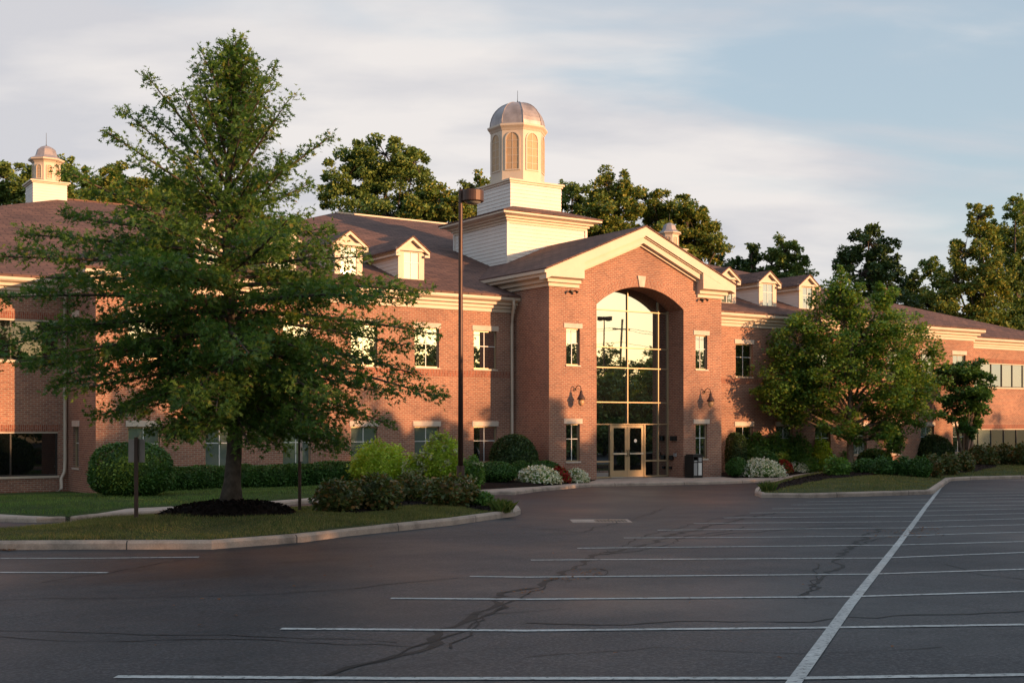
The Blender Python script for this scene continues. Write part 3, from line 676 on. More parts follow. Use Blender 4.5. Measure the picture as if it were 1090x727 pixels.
# ---- porch block
PB, PE, PA = 5.40 + Z0, 5.99 + Z0, 8.05 + Z0          # brick top at the corners, eave top, apex
MID = PW / 2; slope = (PA - PE) / (MID + 0.42)
AX0, AX1, SPR, CRN = 2.33, 6.94, 4.82 + Z0, 5.64 + Z0
hw = (AX1 - AX0) / 2; rise = CRN - SPR; RAD = (hw * hw + rise * rise) / (2 * rise); AC = (AX0 + AX1) / 2; AZ = CRN - RAD; aa = math.asin(hw / RAD)
arc = [(AC + RAD * math.sin(t), AZ + RAD * math.cos(t)) for t in np.linspace(aa, -aa, 29)]
arch_loop = [(AX0, -0.02), (AX1, -0.02)] + arc
pwz = [(2.35 + Z0, 1.45), (-1.45 + Z0, 1.48)]
pwx = (1.16, 7.95)
gin = lambda x: PE + slope * (min(x, PW - x) + 0.42) - 0.12
wall('wall', [(0, -0.8), (AX0, -0.8), (AX0, -0.02), (AX0, SPR), *arc[::-1][1:-1], (AX1, SPR), (AX1, -0.02), (AX1, -0.8), (PW, -0.8), (PW, gin(PW)), (MID, gin(MID)), (0, gin(0))],
     [rect(x, z, 0.67, h) for x in pwx for z, h in pwz], front(0.0), thick=0.34)
for x in pwx:
    for z, h in pwz: window(0.67, h, (x, 0, z), gl=GLASS, lintel=0.20, over_w=0.12)
wall('wall', [(-WA, -0.8), (-0.34, -0.8), (-0.34, PB + 0.1), (-WA, PB + 0.1)], [], leftside(0.0))
wall('wall', [(0.34, -0.8), (WA, -0.8), (WA, PB + 0.1), (0.34, PB + 0.1)], [], rightside(PW))
# deep reveal of the arch
GY = 1.0
mb = MB()
loop = [(AX1, -0.3), (AX1, SPR)] + arc[1:-1] + [(AX0, SPR), (AX0, -0.3)]
n = len(loop)
for x, z in loop: mb.v += [(x, 0.34, z), (x, GY + 0.3, z)]
dd = 0
for i, (x, z) in enumerate(loop):
    if i: dd += math.hypot(x - loop[i - 1][0], z - loop[i - 1][1])
    mb.uv[2 * i] = (0.34, dd); mb.uv[2 * i + 1] = (GY + 0.3, dd)
mb.f = [(2 * i, 2 * i + 1, 2 * i + 3, 2 * i + 2) for i in range(n - 1)]
o = mb.build('arch_reveal', BRICK, B); sol = o.modifiers.new('t', 'SOLIDIFY'); sol.thickness = 0.2; sol.offset = 1
# brick ring and keystone
mb = MB(); RO = RAD + 0.36; tt = np.linspace(aa + 0.0, -aa, 41)
for t in tt:
    for r, y in ((RAD + 0.002, -0.012), (RO, -0.012), (RAD + 0.002, 0.05), (RO, 0.05)):
        mb.uv[len(mb.v)] = (r, t * RAD); mb.v.append((AC + r * math.sin(t), y, AZ + r * math.cos(t)))
for i in range(40):
    a = 4 * i; b = a + 4
    mb.f += [(a, a + 1, b + 1, b), (a + 1, a + 3, b + 3, b + 1), (a, b, b + 2, a + 2)]
mb.f += [(0, 2, 3, 1), (160, 161, 163, 162)]
mb.build('arch_ring', VOUSS, B)
bevel(MB().prism_y([(AC - 0.13, CRN + 0.0), (AC + 0.13, CRN + 0.0), (AC + 0.215, CRN + 0.46), (AC - 0.215, CRN + 0.46)], -0.06, 0.06).build('keystone', STONE, B), 0.01)
# glazing: frame bars, pane, doors
gz_ = MB(); y0, y1 = GY - 0.06, GY + 0.06; bw = 0.042
TR = [4.735 + Z0, 3.20 + Z0, 2.36 + Z0, 0.93 + Z0, 0.02 + Z0]; LOW = -1.52 + Z0
MX = [3.03, 4.70, 6.37]; DX0, DX1 = 3.80, 5.62
archz = lambda x: AZ + math.sqrt(max(0, RAD * RAD - (x - AC) ** 2))
top = SPR
for z in TR: gz_.box(AX0, AX1, y0, y1, z - bw / 2, z + bw / 2)
for x in MX:
    zb = TR[4] if x == 4.70 else 0.11
    zs = [zb] + sorted([t for t in TR if t > zb + 0.1]) + [archz(x)]
    for a, b in zip(zs[:-1], zs[1:]): gz_.box(x - bw / 2, x + bw / 2, y0 + 0.004, y1 - 0.004, a + (bw / 2 if a in TR else 0), b - (bw / 2 if b in TR else 0.0))
for x in (DX0, DX1): gz_.box(x - 0.035, x + 0.035, y0 + 0.002, y1 - 0.002, 0.11, TR[4] - bw / 2)
for a, b in ((AX0, MX[0]), (MX[0], DX0), (DX1, MX[2]), (MX[2], AX1)): gz_.box(a + 0.036, b - 0.036, y0 + 0.006, y1 - 0.006, LOW - 0.03, LOW + 0.03)
gz_.box(AX0, DX0 - 0.036, y0, y1, 0.105, 0.16); gz_.box(DX1 + 0.036, AX1, y0, y1, 0.105, 0.16)
gz_.box(AX0, AX0 + 0.05, y0 - 0.002, y1 + 0.002, 0.17, SPR); gz_.box(AX1 - 0.05, AX1, y0 - 0.002, y1 + 0.002, 0.17, SPR)
gf = gz_.build('arched_window', TANFR, B)
pl = [(AX0, 0.12), (DX0, 0.12), (DX0, TR[4]), (DX1, TR[4]), (DX1, 0.12), (AX1, 0.12)] + arc
mbp = MB(); V, T = cdt([pl]); k = len(V); mbp.v = [(u, GY + 0.004, z) for u, z in V] + [(u, GY + 0.03, z) for u, z in V]; mbp.f = list(T) + [tuple(i + k for i in f[::-1]) for f in T]
mbp.build('pane', GLASS, gf)
for sgn, xa, xb in ((-1, DX0 + 0.04, 4.70 - 0.006), (1, 4.70 + 0.006, DX1 - 0.04)):
    mb = MB(); zt = TR[4] - 0.036; st = 0.125; yb, yf = GY + 0.025, GY - 0.025
    mb.box(xa, xa + st, yf, yb, 0.125, zt); mb.box(xb - st, xb, yf, yb, 0.125, zt); mb.box(xa + st, xb - st, yf, yb, zt - 0.12, zt); mb.box(xa + st, xb - st, yf, yb, 0.125, 0.40)
    d = mb.build('door', TANFR, B)
    MB().box(xa + st, xb - st, GY - 0.006, GY + 0.006, 0.40, zt - 0.12).build('door_pane', GLASSD, d)
    MB().box(xa + 0.07, xb - 0.07, yf - 0.075, yf - 0.035, 1.06, 1.13).box(xa + 0.07, xa + 0.12, yf - 0.036, yf - 0.001, 1.07, 1.12).box(xb - 0.12, xb - 0.07, yf - 0.036, yf - 0.001, 1.07, 1.12).build('push_bar', STEEL, d)
    xh = xb - 0.06 if sgn < 0 else xa + 0.06
    MB().tube([(xh, yf - 0.002, 0.98), (xh, yf - 0.07, 0.98), (xh, yf - 0.07, 1.24), (xh, yf - 0.002, 1.24)], 0.013, 8).build('pull_handle', BLACKM, d)
    MB().box(xa, xb, yf - 0.006, yb - 0.004, 0.112, 0.123).build('kick_strip', WHITEP, d)
    if sgn > 0:
        mb = MB(); mb.rings([[(xa + 0.44 + 0.075 * math.cos(t), y, 1.63 + 0.075 * math.sin(t)) for t in np.linspace(2 * math.pi, 0, 21)[:-1]] for y in (GY - 0.012, GY - 0.0065)]); mb.build('round_sticker', WHITEP, d)
# small boxes fixed to the right jamb of the arch
for (py, z, w_, h_) in ((0.25, 1.62, 0.20, 0.20), (0.58, 1.62, 0.13, 0.20), (0.22, 0.95, 0.12, 0.14), (0.62, 0.80, 0.22, 0.20), (0.70, 0.42, 0.12, 0.10)):
    MB().box(AX1 - 0.09, AX1 - 0.001, 0.36 + py * 0.6 - w_ / 2, 0.36 + py * 0.6 + w_ / 2, z, z + h_).build('call_box', BLACKM if z != 0.95 else GREYP, B)

# ---- cornices
def sweep(mb, path, prof, closed=False):
    P = [Vector(p) for p in path]; n = len(P); rings = []
    for i, p in enumerate(P):
        d0 = (P[i] - P[i - 1]).normalized() if i > 0 else None; d1 = (P[i + 1] - P[i]).normalized() if i < n - 1 else None
        if d0 is None: d0 = d1
        if d1 is None: d1 = d0
        n0 = Vector((d0.y, -d0.x)); n1 = Vector((d1.y, -d1.x)); m = (n0 + n1); m = m / max(0.2, m.dot(n0)) if m.length > 1e-6 else n0
        rings.append([(p.x + m.x * o, p.y + m.y * o, z) for o, z in prof])
    mb.rings(rings)
    k = len(mb.f) - 2 - len(prof) * (n - 1)
    return mb
def cprof(z0, z1, out=0.45):
    h = z1 - z0; q = lambda a: z0 + h * a
    return [(-0.05, q(0)), (0.05, q(0)), (0.05, q(0.22)), (0.07, q(0.24)), (0.13, q(0.26)), (0.13, q(0.44)), (0.20, q(0.47)), (0.26, q(0.50)), (0.26, q(0.66)), (0.33, q(0.70)), (0.40, q(0.74)), (out - 0.03, q(0.78)), (out, q(0.82)), (out, q(0.995)), (out - 0.03, q(1.0)), (-0.05, q(1.0))]
wp = cprof(ZB, ZE)
def fixn(o):
    bm = bmesh.new(); bm.from_mesh(o.data); bmesh.ops.recalc_face_normals(bm, faces=bm.faces); bm.to_mesh(o.data); bm.free(); return o
cor = []
cor.append(fixn(sweep(MB(), [(XL, WB_ - 0.44), (XL, WA), (-0.003, WA)], wp).build('cornice', CREAM, B)))
cor.append(fixn(sweep(MB(), [(PW + 0.003, WA), (XR, WA), (XR, WB_ - 0.44)], wp).build('cornice', CREAM, B)))
cor.append(fixn(sweep(MB(), [(-29.4, 12), (-29.4, WB_), (XL - 0.003, WB_)], wp).build('cornice', CREAM, B)))
cor.append(fixn(sweep(MB(), [(XR + 0.003, WB_), (44.7, WB_), (44.7, 12)], wp).build('cornice', CREAM, B)))
hp = PE - PB; pp = [(-0.05, PB), (0.07, PB), (0.07, PB + hp * .20), (0.10, PB + hp * .23), (0.20, PB + hp * .26), (0.20, PB + hp * .46), (0.27, PB + hp * .50), (0.38, PB + hp * .54), (0.42, PB + hp * .57), (0.42, PE - 0.004), (-0.05, PE - 0.004)]
fixn(sweep(MB(), [(0, 4.2), (0, 0), (1.42, 0)], pp).build('cornice_return', CREAM, B))
fixn(sweep(MB(), [(PW - 1.42, 0), (PW, 0), (PW, 4.2)], pp).build('cornice_return', CREAM, B))
# rake cornice in stepped boards
def chev(a, b, y0, y1, xo, mb):
    L, R = -xo, PW + xo; zt = lambda x: PE + slope * (min(x, PW - x) + 0.42)
    return mb.prism_y([(L, zt(L) - b), (MID, PA - b), (R, zt(R) - b), (R, zt(R) - a), (MID, PA - a), (L, zt(L) - a)], y0, y1)
mb = MB(); chev(0.0, 0.36, -0.422, 0.06, 0.422, mb); chev(0.36, 0.41, -0.34, 0.055, -1.30, mb); chev(0.41, 0.64, -0.27, 0.05, -1.30, mb); chev(0.64, 0.74, -0.10, 0.045, -1.30, mb)
fixn(mb.build('rake_cornice', CREAM, B))
for s in (0, 1):      # fill behind each return, below the rake
    zt = lambda x: PE + slope * (x + 0.42) - 0.73
    poly = [(0.44, PE - 0.008), (1.418, PE - 0.008), (1.418, zt(1.418) + 0.375)]
    if s: poly = [(PW - x, z) for x, z in poly][::-1]
    MB().prism_y(poly, -0.416, 0.04).build('frieze_block', CREAM, B)

# ---- roofs
PITCH = 0.34
def hip(x0, x1, y0, y1, z, k, up=0.0):
    r0 = lambda i, zz: [(x0 + i, y0 + i, zz), (x1 - i, y0 + i, zz), (x1 - i, y1 - i, zz), (x0 + i, y1 - i, zz)]
    return MB().rings([r0(0, z - 0.05), r0(0, z + 0.03), r0(k, z + 0.03 + PITCH * k + up)])
rb = hip(-29.85, 45.15, WB_ - 0.47, 40.3, ZE + 0.055, 17.0); ro = rb.build('roof', SHINGLE, B, uvmode='roof')
ra = hip(XL - 0.47, XR + 0.47, WA - 0.47, 40.2, ZE + 0.055, 17.0, 0.02); ra.build('roof', SHINGLE, B, uvmode='roof')
zr = ZE + 0.085 + PITCH * 17
MB().box(XL + 16.6, XR - 16.6, WA + 16.38, WA + 16.62, zr - 0.02, zr + 0.06).build('ridge_cap', CREAM, B)
MB().box(-12.85, XL + 16.5, WB_ + 16.4, WB_ + 16.6, zr - 0.04, zr + 0.03).build('ridge_cap', SHINGLE, B)
# porch gable roof: thin folded shell running back into the main roof
zt = lambda x: PE + slope * (min(x, PW - x) + 0.42)
L_, R_ = -0.46, PW + 0.46
MB().prism_y([(L_, zt(L_) + 0.004), (MID, PA + 0.004), (R_, zt(R_) + 0.004), (R_, zt(R_) + 0.07), (MID, PA + 0.07), (L_, zt(L_) + 0.07)], -0.46, 14.0).build('porch_roof', SHINGLE, B, uvmode='roof')
MB().box(L_ - 0.05, L_ + 0.03, -0.44, 4.6, zt(L_) - 0.12, zt(L_) - 0.002).build('gutter', CREAM, B)
# porch attic side above the wing roof
MB().box(0.02, 0.3, WA, 7, PB - 1.2, PB + 0.2).build('wall', CREAM, B); MB().box(PW - 0.3, PW - 0.02, WA, 7, PB - 1.2, PB + 0.2).build('wall', CREAM, B)
# downspouts
def spout(pts, name='downspout'):
    return MB().tube(pts, 0.062, 8).build(name, CREAM, B, smooth=True)
gx = -0.36
spout([(-0.30, 2.02, ZE - 0.05), (-0.30, 2.02, ZE - 0.35), (-0.17, 2.33, ZE - 0.75), (-0.17, 2.345, ZE - 1.1), (-0.17, 2.345, 0.55), (-0.17, 2.2, 0.35)])
lx = sx(69.5, 6.05)
spout([(lx, 5.75, ZE - 0.1), (lx, 5.8, ZE - 0.4), (lx, 6.07, ZE - 0.75), (lx, 6.07, 1.0), (lx - 0.02, 6.07, 0.62), (lx - 0.16, 5.95, 0.40), (lx - 0.17, 5.93, 0.05), (lx - 0.30, 5.85, -0.08)])

# ---- tower with octagonal lantern
def lap(x0, x1, y0, y1, z0, z1, pitch=0.165, out=0.022):
    rings = []; z = z0
    while z < z1 - 1e-3:
        zn = min(z + pitch, z1)
        for o, zz in ((out, z), (0.0, zn)): rings.append([(x0 - o, y0 - o, zz), (x1 + o, y0 - o, zz), (x1 + o, y1 + o, zz), (x0 - o, y1 + o, zz)])
        z = zn
    return MB().rings(rings)
TX0, TX1, TY0, TY1 = 2.25, 6.58, 6.36, 10.9
TE = 9.38 + Z0                                     # eave of the lower box
lap(TX0, TX1, TY0, TY1, 6.6, TE - 0.42).build('tower_base', SIDING, B)
for cx, cy in ((TX0, TY0), (TX1, TY0), (TX0, TY1), (TX1, TY1)):
    MB().box(cx - 0.06, cx + 0.06, cy - 0.06, cy + 0.06, 6.6, TE - 0.42).build('corner_board', SIDING, B)
tp = cprof(TE - 0.44, TE, 0.55)
fixn(sweep(MB(), [(MID, TY0), (TX1, TY0), (TX1, TY1), (TX0, TY1), (TX0, TY0), (MID, TY0)], [(o, z) for o, z in tp]).build('tower_cornice', CREAM, B))
mb = MB(); e = 0.58; i_ = 0.92
mb.rings([[(TX0 - e, TY0 - e, TE + .003), (TX1 + e, TY0 - e, TE + .003), (TX1 + e, TY1 + e, TE + .003), (TX0 - e, TY1 + e, TE + .003)], [(TX0 - e, TY0 - e, TE + 0.06), (TX1 + e, TY0 - e, TE + 0.06), (TX1 + e, TY1 + e, TE + 0.06), (TX0 - e, TY1 + e, TE + 0.06)],
          [(TX0 + i_, TY0 + i_, TE + 0.54), (TX1 - i_, TY0 + i_, TE + 0.54), (TX1 - i_, TY1 - i_, TE + 0.54), (TX0 + i_, TY1 - i_, TE + 0.54)]])
mb.build('tower_skirt_roof', SHINGLE, B, uvmode='roof')
UX0, UX1, UY0, UY1 = 2.99, 5.80, 7.23, 10.05; UZ = 11.10 + Z0
lap(UX0, UX1, UY0, UY1, TE + 0.3, UZ - 0.10).build('tower_upper_box', SIDING, B)
MB().box(UX0 - 0.13, UX1 + 0.13, UY0 - 0.13, UY1 + 0.13, UZ - 0.05, UZ + 0.03).box(UX0 - 0.07, UX1 + 0.07, UY0 - 0.07, UY1 + 0.07, UZ - 0.14, UZ - 0.05).build('tower_cap', CREAM, B)
OCX, OCY, AP = 4.32, (UY0 + UY1) / 2, 1.19; RC = AP / math.cos(math.pi / 8); a8 = math.pi / 8
OZ0, OZ1 = UZ + 0.03, 13.62 + Z0
lan = MB().lathe([(RC, OZ0), (RC, OZ1)], OCX, OCY, 8, a8).build('lantern', CREAM, B)
MB().lathe([(RC + 0.03, OZ0), (RC + 0.03, OZ0 + 0.12)], OCX, OCY, 8, a8).build('lantern_plinth', CREAM, lan)
MB().lathe([(RC + 0.02, OZ1 - 0.10), (RC + 0.06, OZ1 - 0.02), (RC + 0.13, OZ1 + 0.06), (RC + 0.15, OZ1 + 0.09), (RC + 0.15, OZ1 + 0.17), (RC + 0.05, OZ1 + 0.20)], OCX, OCY, 8, a8).build('lantern_cornice', CREAM, lan)
dom = MB(); DR = RC + 0.02; DH = 1.22
dom.lathe([(DR * math.cos(t) ** 0.92, OZ1 + 0.20 + DH * math.sin(t)) for t in np.linspace(0, math.pi / 2, 12)], OCX, OCY, 8, a8)
dob = dom.build('dome', COPPER, B)
mb = MB()
for i in range(8):
    a = a8 + i * math.pi / 4
    mb.tube([(OCX + (DR * math.cos(t) ** 0.92 + 0.005) * math.cos(a), OCY + (DR * math.cos(t) ** 0.92 + 0.005) * math.sin(a), OZ1 + 0.20 + DH * math.sin(t)) for t in np.linspace(0, math.pi / 2 - 0.05, 10)], 0.022, 5)
mb.build('dome_seam', COPPER, dob, smooth=True)
MB().lathe([(0.05, OZ1 + 1.40), (0.03, OZ1 + 1.48), (0.012, OZ1 + 1.55), (0.008, OZ1 + 2.0)], OCX, OCY, 8).build('lightning_rod', BLACKM, dob, smooth=True)
def louvre(w, h, parent, loc, rz, slats=True):
    r = w / 2; ol = [(-r, 0), (r, 0)] + [(r * math.cos(t), h - r + r * math.sin(t)) for t in np.linspace(0, math.pi, 13)]
    il = [(x * 0.84, 0.05 + z * (h - 0.10) / h) for x, z in ol]
    mb = MB(); mb.prism_y(il, 0.02, 0.05)
    pz = MB(); n = len(ol)
    pz.rings([[(x, -0.03, z) for x, z in ol], [(x, -0.03, z) for x, z in il], [(x, 0.03, z) for x, z in il], [(x, 0.03, z) for x, z in ol], [(x, -0.03, z) for x, z in ol]], cap=False)
    fr = fixn(pz.build('louvre_frame', CREAM, parent, loc, rz)); o = mb.build('louvre_panel', LOUVER, fr) if False else None
    g = MB().prism_y(il, 0.0, 0.03); k = len(g.v)
    g2 = MB(); g2.box(-0.012, 0.012, -0.012, -0.001, 0.06, h - 0.06)
    for j in range(1, 5):
        z = h * j / 5.2
        g2.box(-r * 0.84, -0.012, -0.012, -0.001, z - 0.010, z + 0.010); g2.box(0.012, r * 0.84, -0.012, -0.001, z - 0.010, z + 0.010)
    return fr, g, g2, loc, rz
def louvres(n, ap, cx, cy, z, w, h, parent):
    for i in range(n):
        a = i * 2 * math.pi / n
        loc = (cx + (ap + 0.012) * math.cos(a), cy + (ap + 0.012) * math.sin(a), z)
        fr, g, g2, loc, rz = louvre(w, h, parent, loc, a + math.pi / 2)
        # panel and grid lie in the opening, same parent as the frame so the depth stays at three levels
        g.build('louvre_panel', LOUVER, parent, loc, rz); g2.build('louvre_grid', CREAM, parent, loc, rz)
louvres(8, AP, OCX, OCY, 11.66 + Z0, 0.70, 1.78, lan)

# ---- small cupolas
def cupola(cx, cy, zb):
    b = lap(-0.78, 0.78, -0.78, 0.78, -1.69, 0.93, 0.13, 0.016).build('cupola', SIDING, B, (cx, cy, zb))
    MB().box(-0.92, 0.92, -0.92, 0.92, 0.96, 1.03).box(-0.85, 0.85, -0.85, 0.85, 0.90, 0.96).build('cupola_ledge', CREAM, b)
    ap = 0.60; rc = ap / math.cos(math.pi / 8)
    MB().lathe([(rc, 1.03), (rc, 2.05)], 0, 0, 8, a8).build('cupola_drum', CREAM, b)
    MB().lathe([(rc + 0.02, 1.98), (rc + 0.06, 2.04), (rc + 0.19, 2.10), (rc + 0.20, 2.17), (rc + 0.04, 2.19)], 0, 0, 8, a8).build('cupola_eave', CREAM, b)
    MB().lathe([(rc + 0.20, 2.175), (rc + 0.02, 2.25), (rc - 0.13, 2.36), (rc - 0.18, 2.52), (rc - 0.22, 2.66), (rc - 0.36, 2.78), (0.12, 2.85), (0.02, 2.87)], 0, 0, 8, a8).build('cupola_dome', COPPER, b)
    MB().lathe([(0.03, 2.86), (0.012, 2.95), (0.008, 3.5)], 0, 0, 6).build('lightning_rod', BLACKM, b)
    louvres(8, ap, 0, 0, 1.16, 0.27, 0.72, b)
cupola(-13.55, 23.1, 10.66 + Z0); cupola(28.2, 25.4, 13.35)

# ---- dormers
def dormer(x):
    y, z = 3.62, 5.60 + Z0
    hw_ = 0.555; he = 1.34; ha = 1.78
    body = MB(); rings = []; zz = -0.5
    while zz < he - 0.01:
        zn = min(zz + 0.15, he)
        for o, q in ((0.016, zz), (0, zn)): rings.append([(-hw_ - o, 0.03, q), (hw_ + o, 0.03, q), (hw_ + o, 6.2, q), (-hw_ - o, 6.2, q)])
        zz = zn
    d = body.rings(rings).build('dormer', SIDING, B, (x, y, z))
    w_ = 0.66; z0, z1 = 0.17, 1.20
    t = MB(); t.box(-hw_ - 0.03, -w_ / 2, -0.01, 0.03, -0.02, he); t.box(w_ / 2, hw_ + 0.03, -0.01, 0.03, -0.02, he); t.box(-w_ / 2, w_ / 2, -0.01, 0.03, -0.02, z0); t.box(-w_ / 2, w_ / 2, -0.01, 0.03, z1, he)
    t.prism_y([(-hw_ - 0.02, he), (hw_ + 0.02, he), (0, ha - 0.03)], 0.0, 0.04)
    t.build('dormer_face', CREAM, d)
    s = (ha - he) / (hw_ + 0.02)
    r = MB(); e = hw_ + 0.20; zl = he - s * 0.18
    r.prism_y([(-e, zl - 0.10), (0, ha - 0.10), (e, zl - 0.10), (e, zl + 0.02), (0, ha + 0.02), (-e, zl + 0.02)], -0.17, -0.05)
    fixn(r.build('dormer_rake', CREAM, d))
    MB().box(-hw_ - 0.16, hw_ + 0.16, -0.13, -0.012, he - 0.09, he + 0.015).build('dormer_cornice', CREAM, d)
    r = MB(); r.box(-e, -hw_ + 0.02, -0.168, -0.052, zl - 0.18, zl - 0.09); r.box(hw_ - 0.02, e, -0.168, -0.052, zl - 0.18, zl - 0.09); r.box(-e + 0.02, -hw_ - 0.017, -0.05, 5, zl - 0.16, zl - 0.09); r.box(hw_ + 0.017, e - 0.02, -0.05, 5, zl - 0.16, zl - 0.09); r.build('dormer_soffit', CREAM, d)
    r = MB(); r.prism_y([(-e - 0.03, zl + 0.018), (0, ha + 0.024), (e + 0.03, zl + 0.018), (e + 0.03, zl + 0.07), (0, ha + 0.08), (-e - 0.03, zl + 0.07)], -0.20, 6.0)
    fixn(r.build('dormer_roof', SHINGLE, d, uvmode='roof'))
    h = z1 - z0
    MB().box(-w_ / 2, w_ / 2, 0.022, 0.028, z0, z1).build('dormer_pane', GLASSB, d)
    g = MB(); zm = z0 + h * 0.62; g.box(-0.016, 0.016, 0.004, 0.021, z0, z1); g.box(-w_ / 2, -0.016, 0.004, 0.021, zm - 0.016, zm + 0.016); g.box(0.016, w_ / 2, 0.004, 0.021, zm - 0.016, zm + 0.016); g.build('dormer_muntin', WHITE, d)
    return d
d0 = dormer(-4.12)
for x in (-6.85, -9.6, -12.3, 12.85, 15.55, 18.3): c = copy_tree(d0, B); c.location.x = x

# ---- fixtures on the brick
def wall_lamp(x, z, lab):
    t = thing('wall_lamp', lab, 'lamp', (x, 0, z))
    MB().rings([[(0.07 * math.cos(a), y, 0.07 * math.sin(a)) for a in np.linspace(2 * math.pi, 0, 13)[:-1]] for y in (-0.03, -0.001)]).build('wall_plate', BRONZE, t)
    MB().tube([(0, -0.03, 0), (0, -0.10, 0.10), (0, -0.22, 0.17), (0, -0.36, 0.13), (0, -0.42, 0.02), (0, -0.42, -0.06)], 0.017, 8).build('gooseneck', BRONZE, t, smooth=True)
    MB().tube([(0, -0.03, -0.02), (0, -0.2, 0.02), (0, -0.40, 0.0)], 0.010, 6).build('brace', BRONZE, t, smooth=True)
    MB().lathe([(0.03, -0.04), (0.055, -0.06), (0.06, -0.16), (0.10, -0.24), (0.155, -0.34), (0.165, -0.40), (0.155, -0.40), (0.09, -0.26), (0.02, -0.22)], 0, -0.42, 16).build('lamp_shade', BRONZE, t, smooth=True)
    MB().lathe([(0.05, -0.36), (0.10, -0.40), (0.125, -0.48), (0.11, -0.57), (0.06, -0.63), (0.0, -0.65)], 0, -0.42, 14).build('globe', plain('amber_globe', (0.62, 0.36, 0.18), 0.25, 0.05) if 'amber_globe' not in MATS else MATS['amber_globe'], t, smooth=True)
wall_lamp(sx(611.8, 0), 3.68, 'bronze gooseneck wall lamp left of the arched entrance, on sunlit brick')
wall_lamp(sx(749.2, 0), 3.68, 'bronze gooseneck wall lamp right of the arch, above the trash bin')
def flood(x, z, lab):
    t = thing('flood_light', lab, 'flood light', (x, 0, z))
    MB().box(-0.06, 0.06, -0.07, -0.001, -0.05, 0.05).build('bracket', BLACKM, t)
    for s in (-1, 1): MB().tube([(s * 0.04, -0.07, 0), (s * 0.12, -0.14, 0.02), (s * 0.17, -0.22, -0.05)], [0.02, 0.03, 0.065], 8).build('lamp_head', BLACKM, t)
flood(sx(607.5, 0), (452 - 310.5) / F * 48.2 + Z0, 'small black twin floodlight under the left cornice return of the gable')
flood(sx(746.6, 0), (452 - 319) / F * 52 + Z0, 'small black twin floodlight under the right cornice return of the gable')
# trash bin by the right pier
bx = sx(738.5, -0.45)
tb = thing('trash_bin', 'black two-compartment trash bin with pale panels beside the right entrance pier', 'trash bin', (bx, -0.45, gz(bx, -0.45) + 0.115), 0.12)
bevel(MB().box(-0.30, 0.30, -0.24, 0.24, 0.0, 0.10).box(-0.30, -0.255, -0.24, 0.24, 0.10, 0.86).box(0.255, 0.30, -0.24, 0.24, 0.10, 0.86).box(-0.022, 0.022, -0.24, 0.24, 0.10, 0.86).box(-0.255, 0.255, 0.10, 0.24, 0.10, 0.86).build('bin_body', BLACKM, tb), 0.008)
MB().box(-0.25, -0.03, -0.225, -0.2, 0.10, 0.62).build('bin_panel', GREYP, tb); MB().box(0.03, 0.25, -0.225, -0.2, 0.10, 0.62).build('bin_panel', WHITEP, tb)
bevel(MB().box(-0.31, 0.31, -0.25, 0.25, 0.86, 0.92).box(-0.28, 0.28, -0.21, 0.21, 0.92, 0.98).build('bin_lid', BLACKM, tb), 0.012)
MB().box(-0.24, -0.04, -0.232, -0.2, 0.66, 0.72).box(0.04, 0.24, -0.232, -0.2, 0.66, 0.84).build('bin_opening_trim', GREYP, tb)
# ================================================================ VEGETATION
SHAPES = {
    'diamond': [(0, 0), (0.32, 0.45), (0, 1), (-0.32, 0.45)],
    'oval': [(0, 0), (0.26, 0.22), (0.33, 0.55), (0.0, 1.0), (-0.33, 0.55), (-0.26, 0.22)],
    'lobed': [(0, 0), (0.10, 0.25), (0.46, 0.30), (0.16, 0.47), (0.50, 0.72), (0.16, 0.72), (0, 1.05), (-0.16, 0.72), (-0.50, 0.72), (-0.16, 0.47), (-0.46, 0.30), (-0.10, 0.25)],
    'pin': [(0, 0), (0.05, 0.30), (0.34, 0.42), (0.08, 0.52), (0.36, 0.86), (0.09, 0.80), (0, 1.25), (-0.09, 0.80), (-0.36, 0.86), (-0.08, 0.52), (-0.34, 0.42), (-0.05, 0.30)],
    'disc': [(0.5 * math.cos(a) , 0.5 + 0.5 * math.sin(a)) for a in np.linspace(-math.pi / 2, 1.5 * math.pi, 7)[:-1]],
    'blade': [(-0.5, 0), (0.5, 0), (0.0, 1)],
}
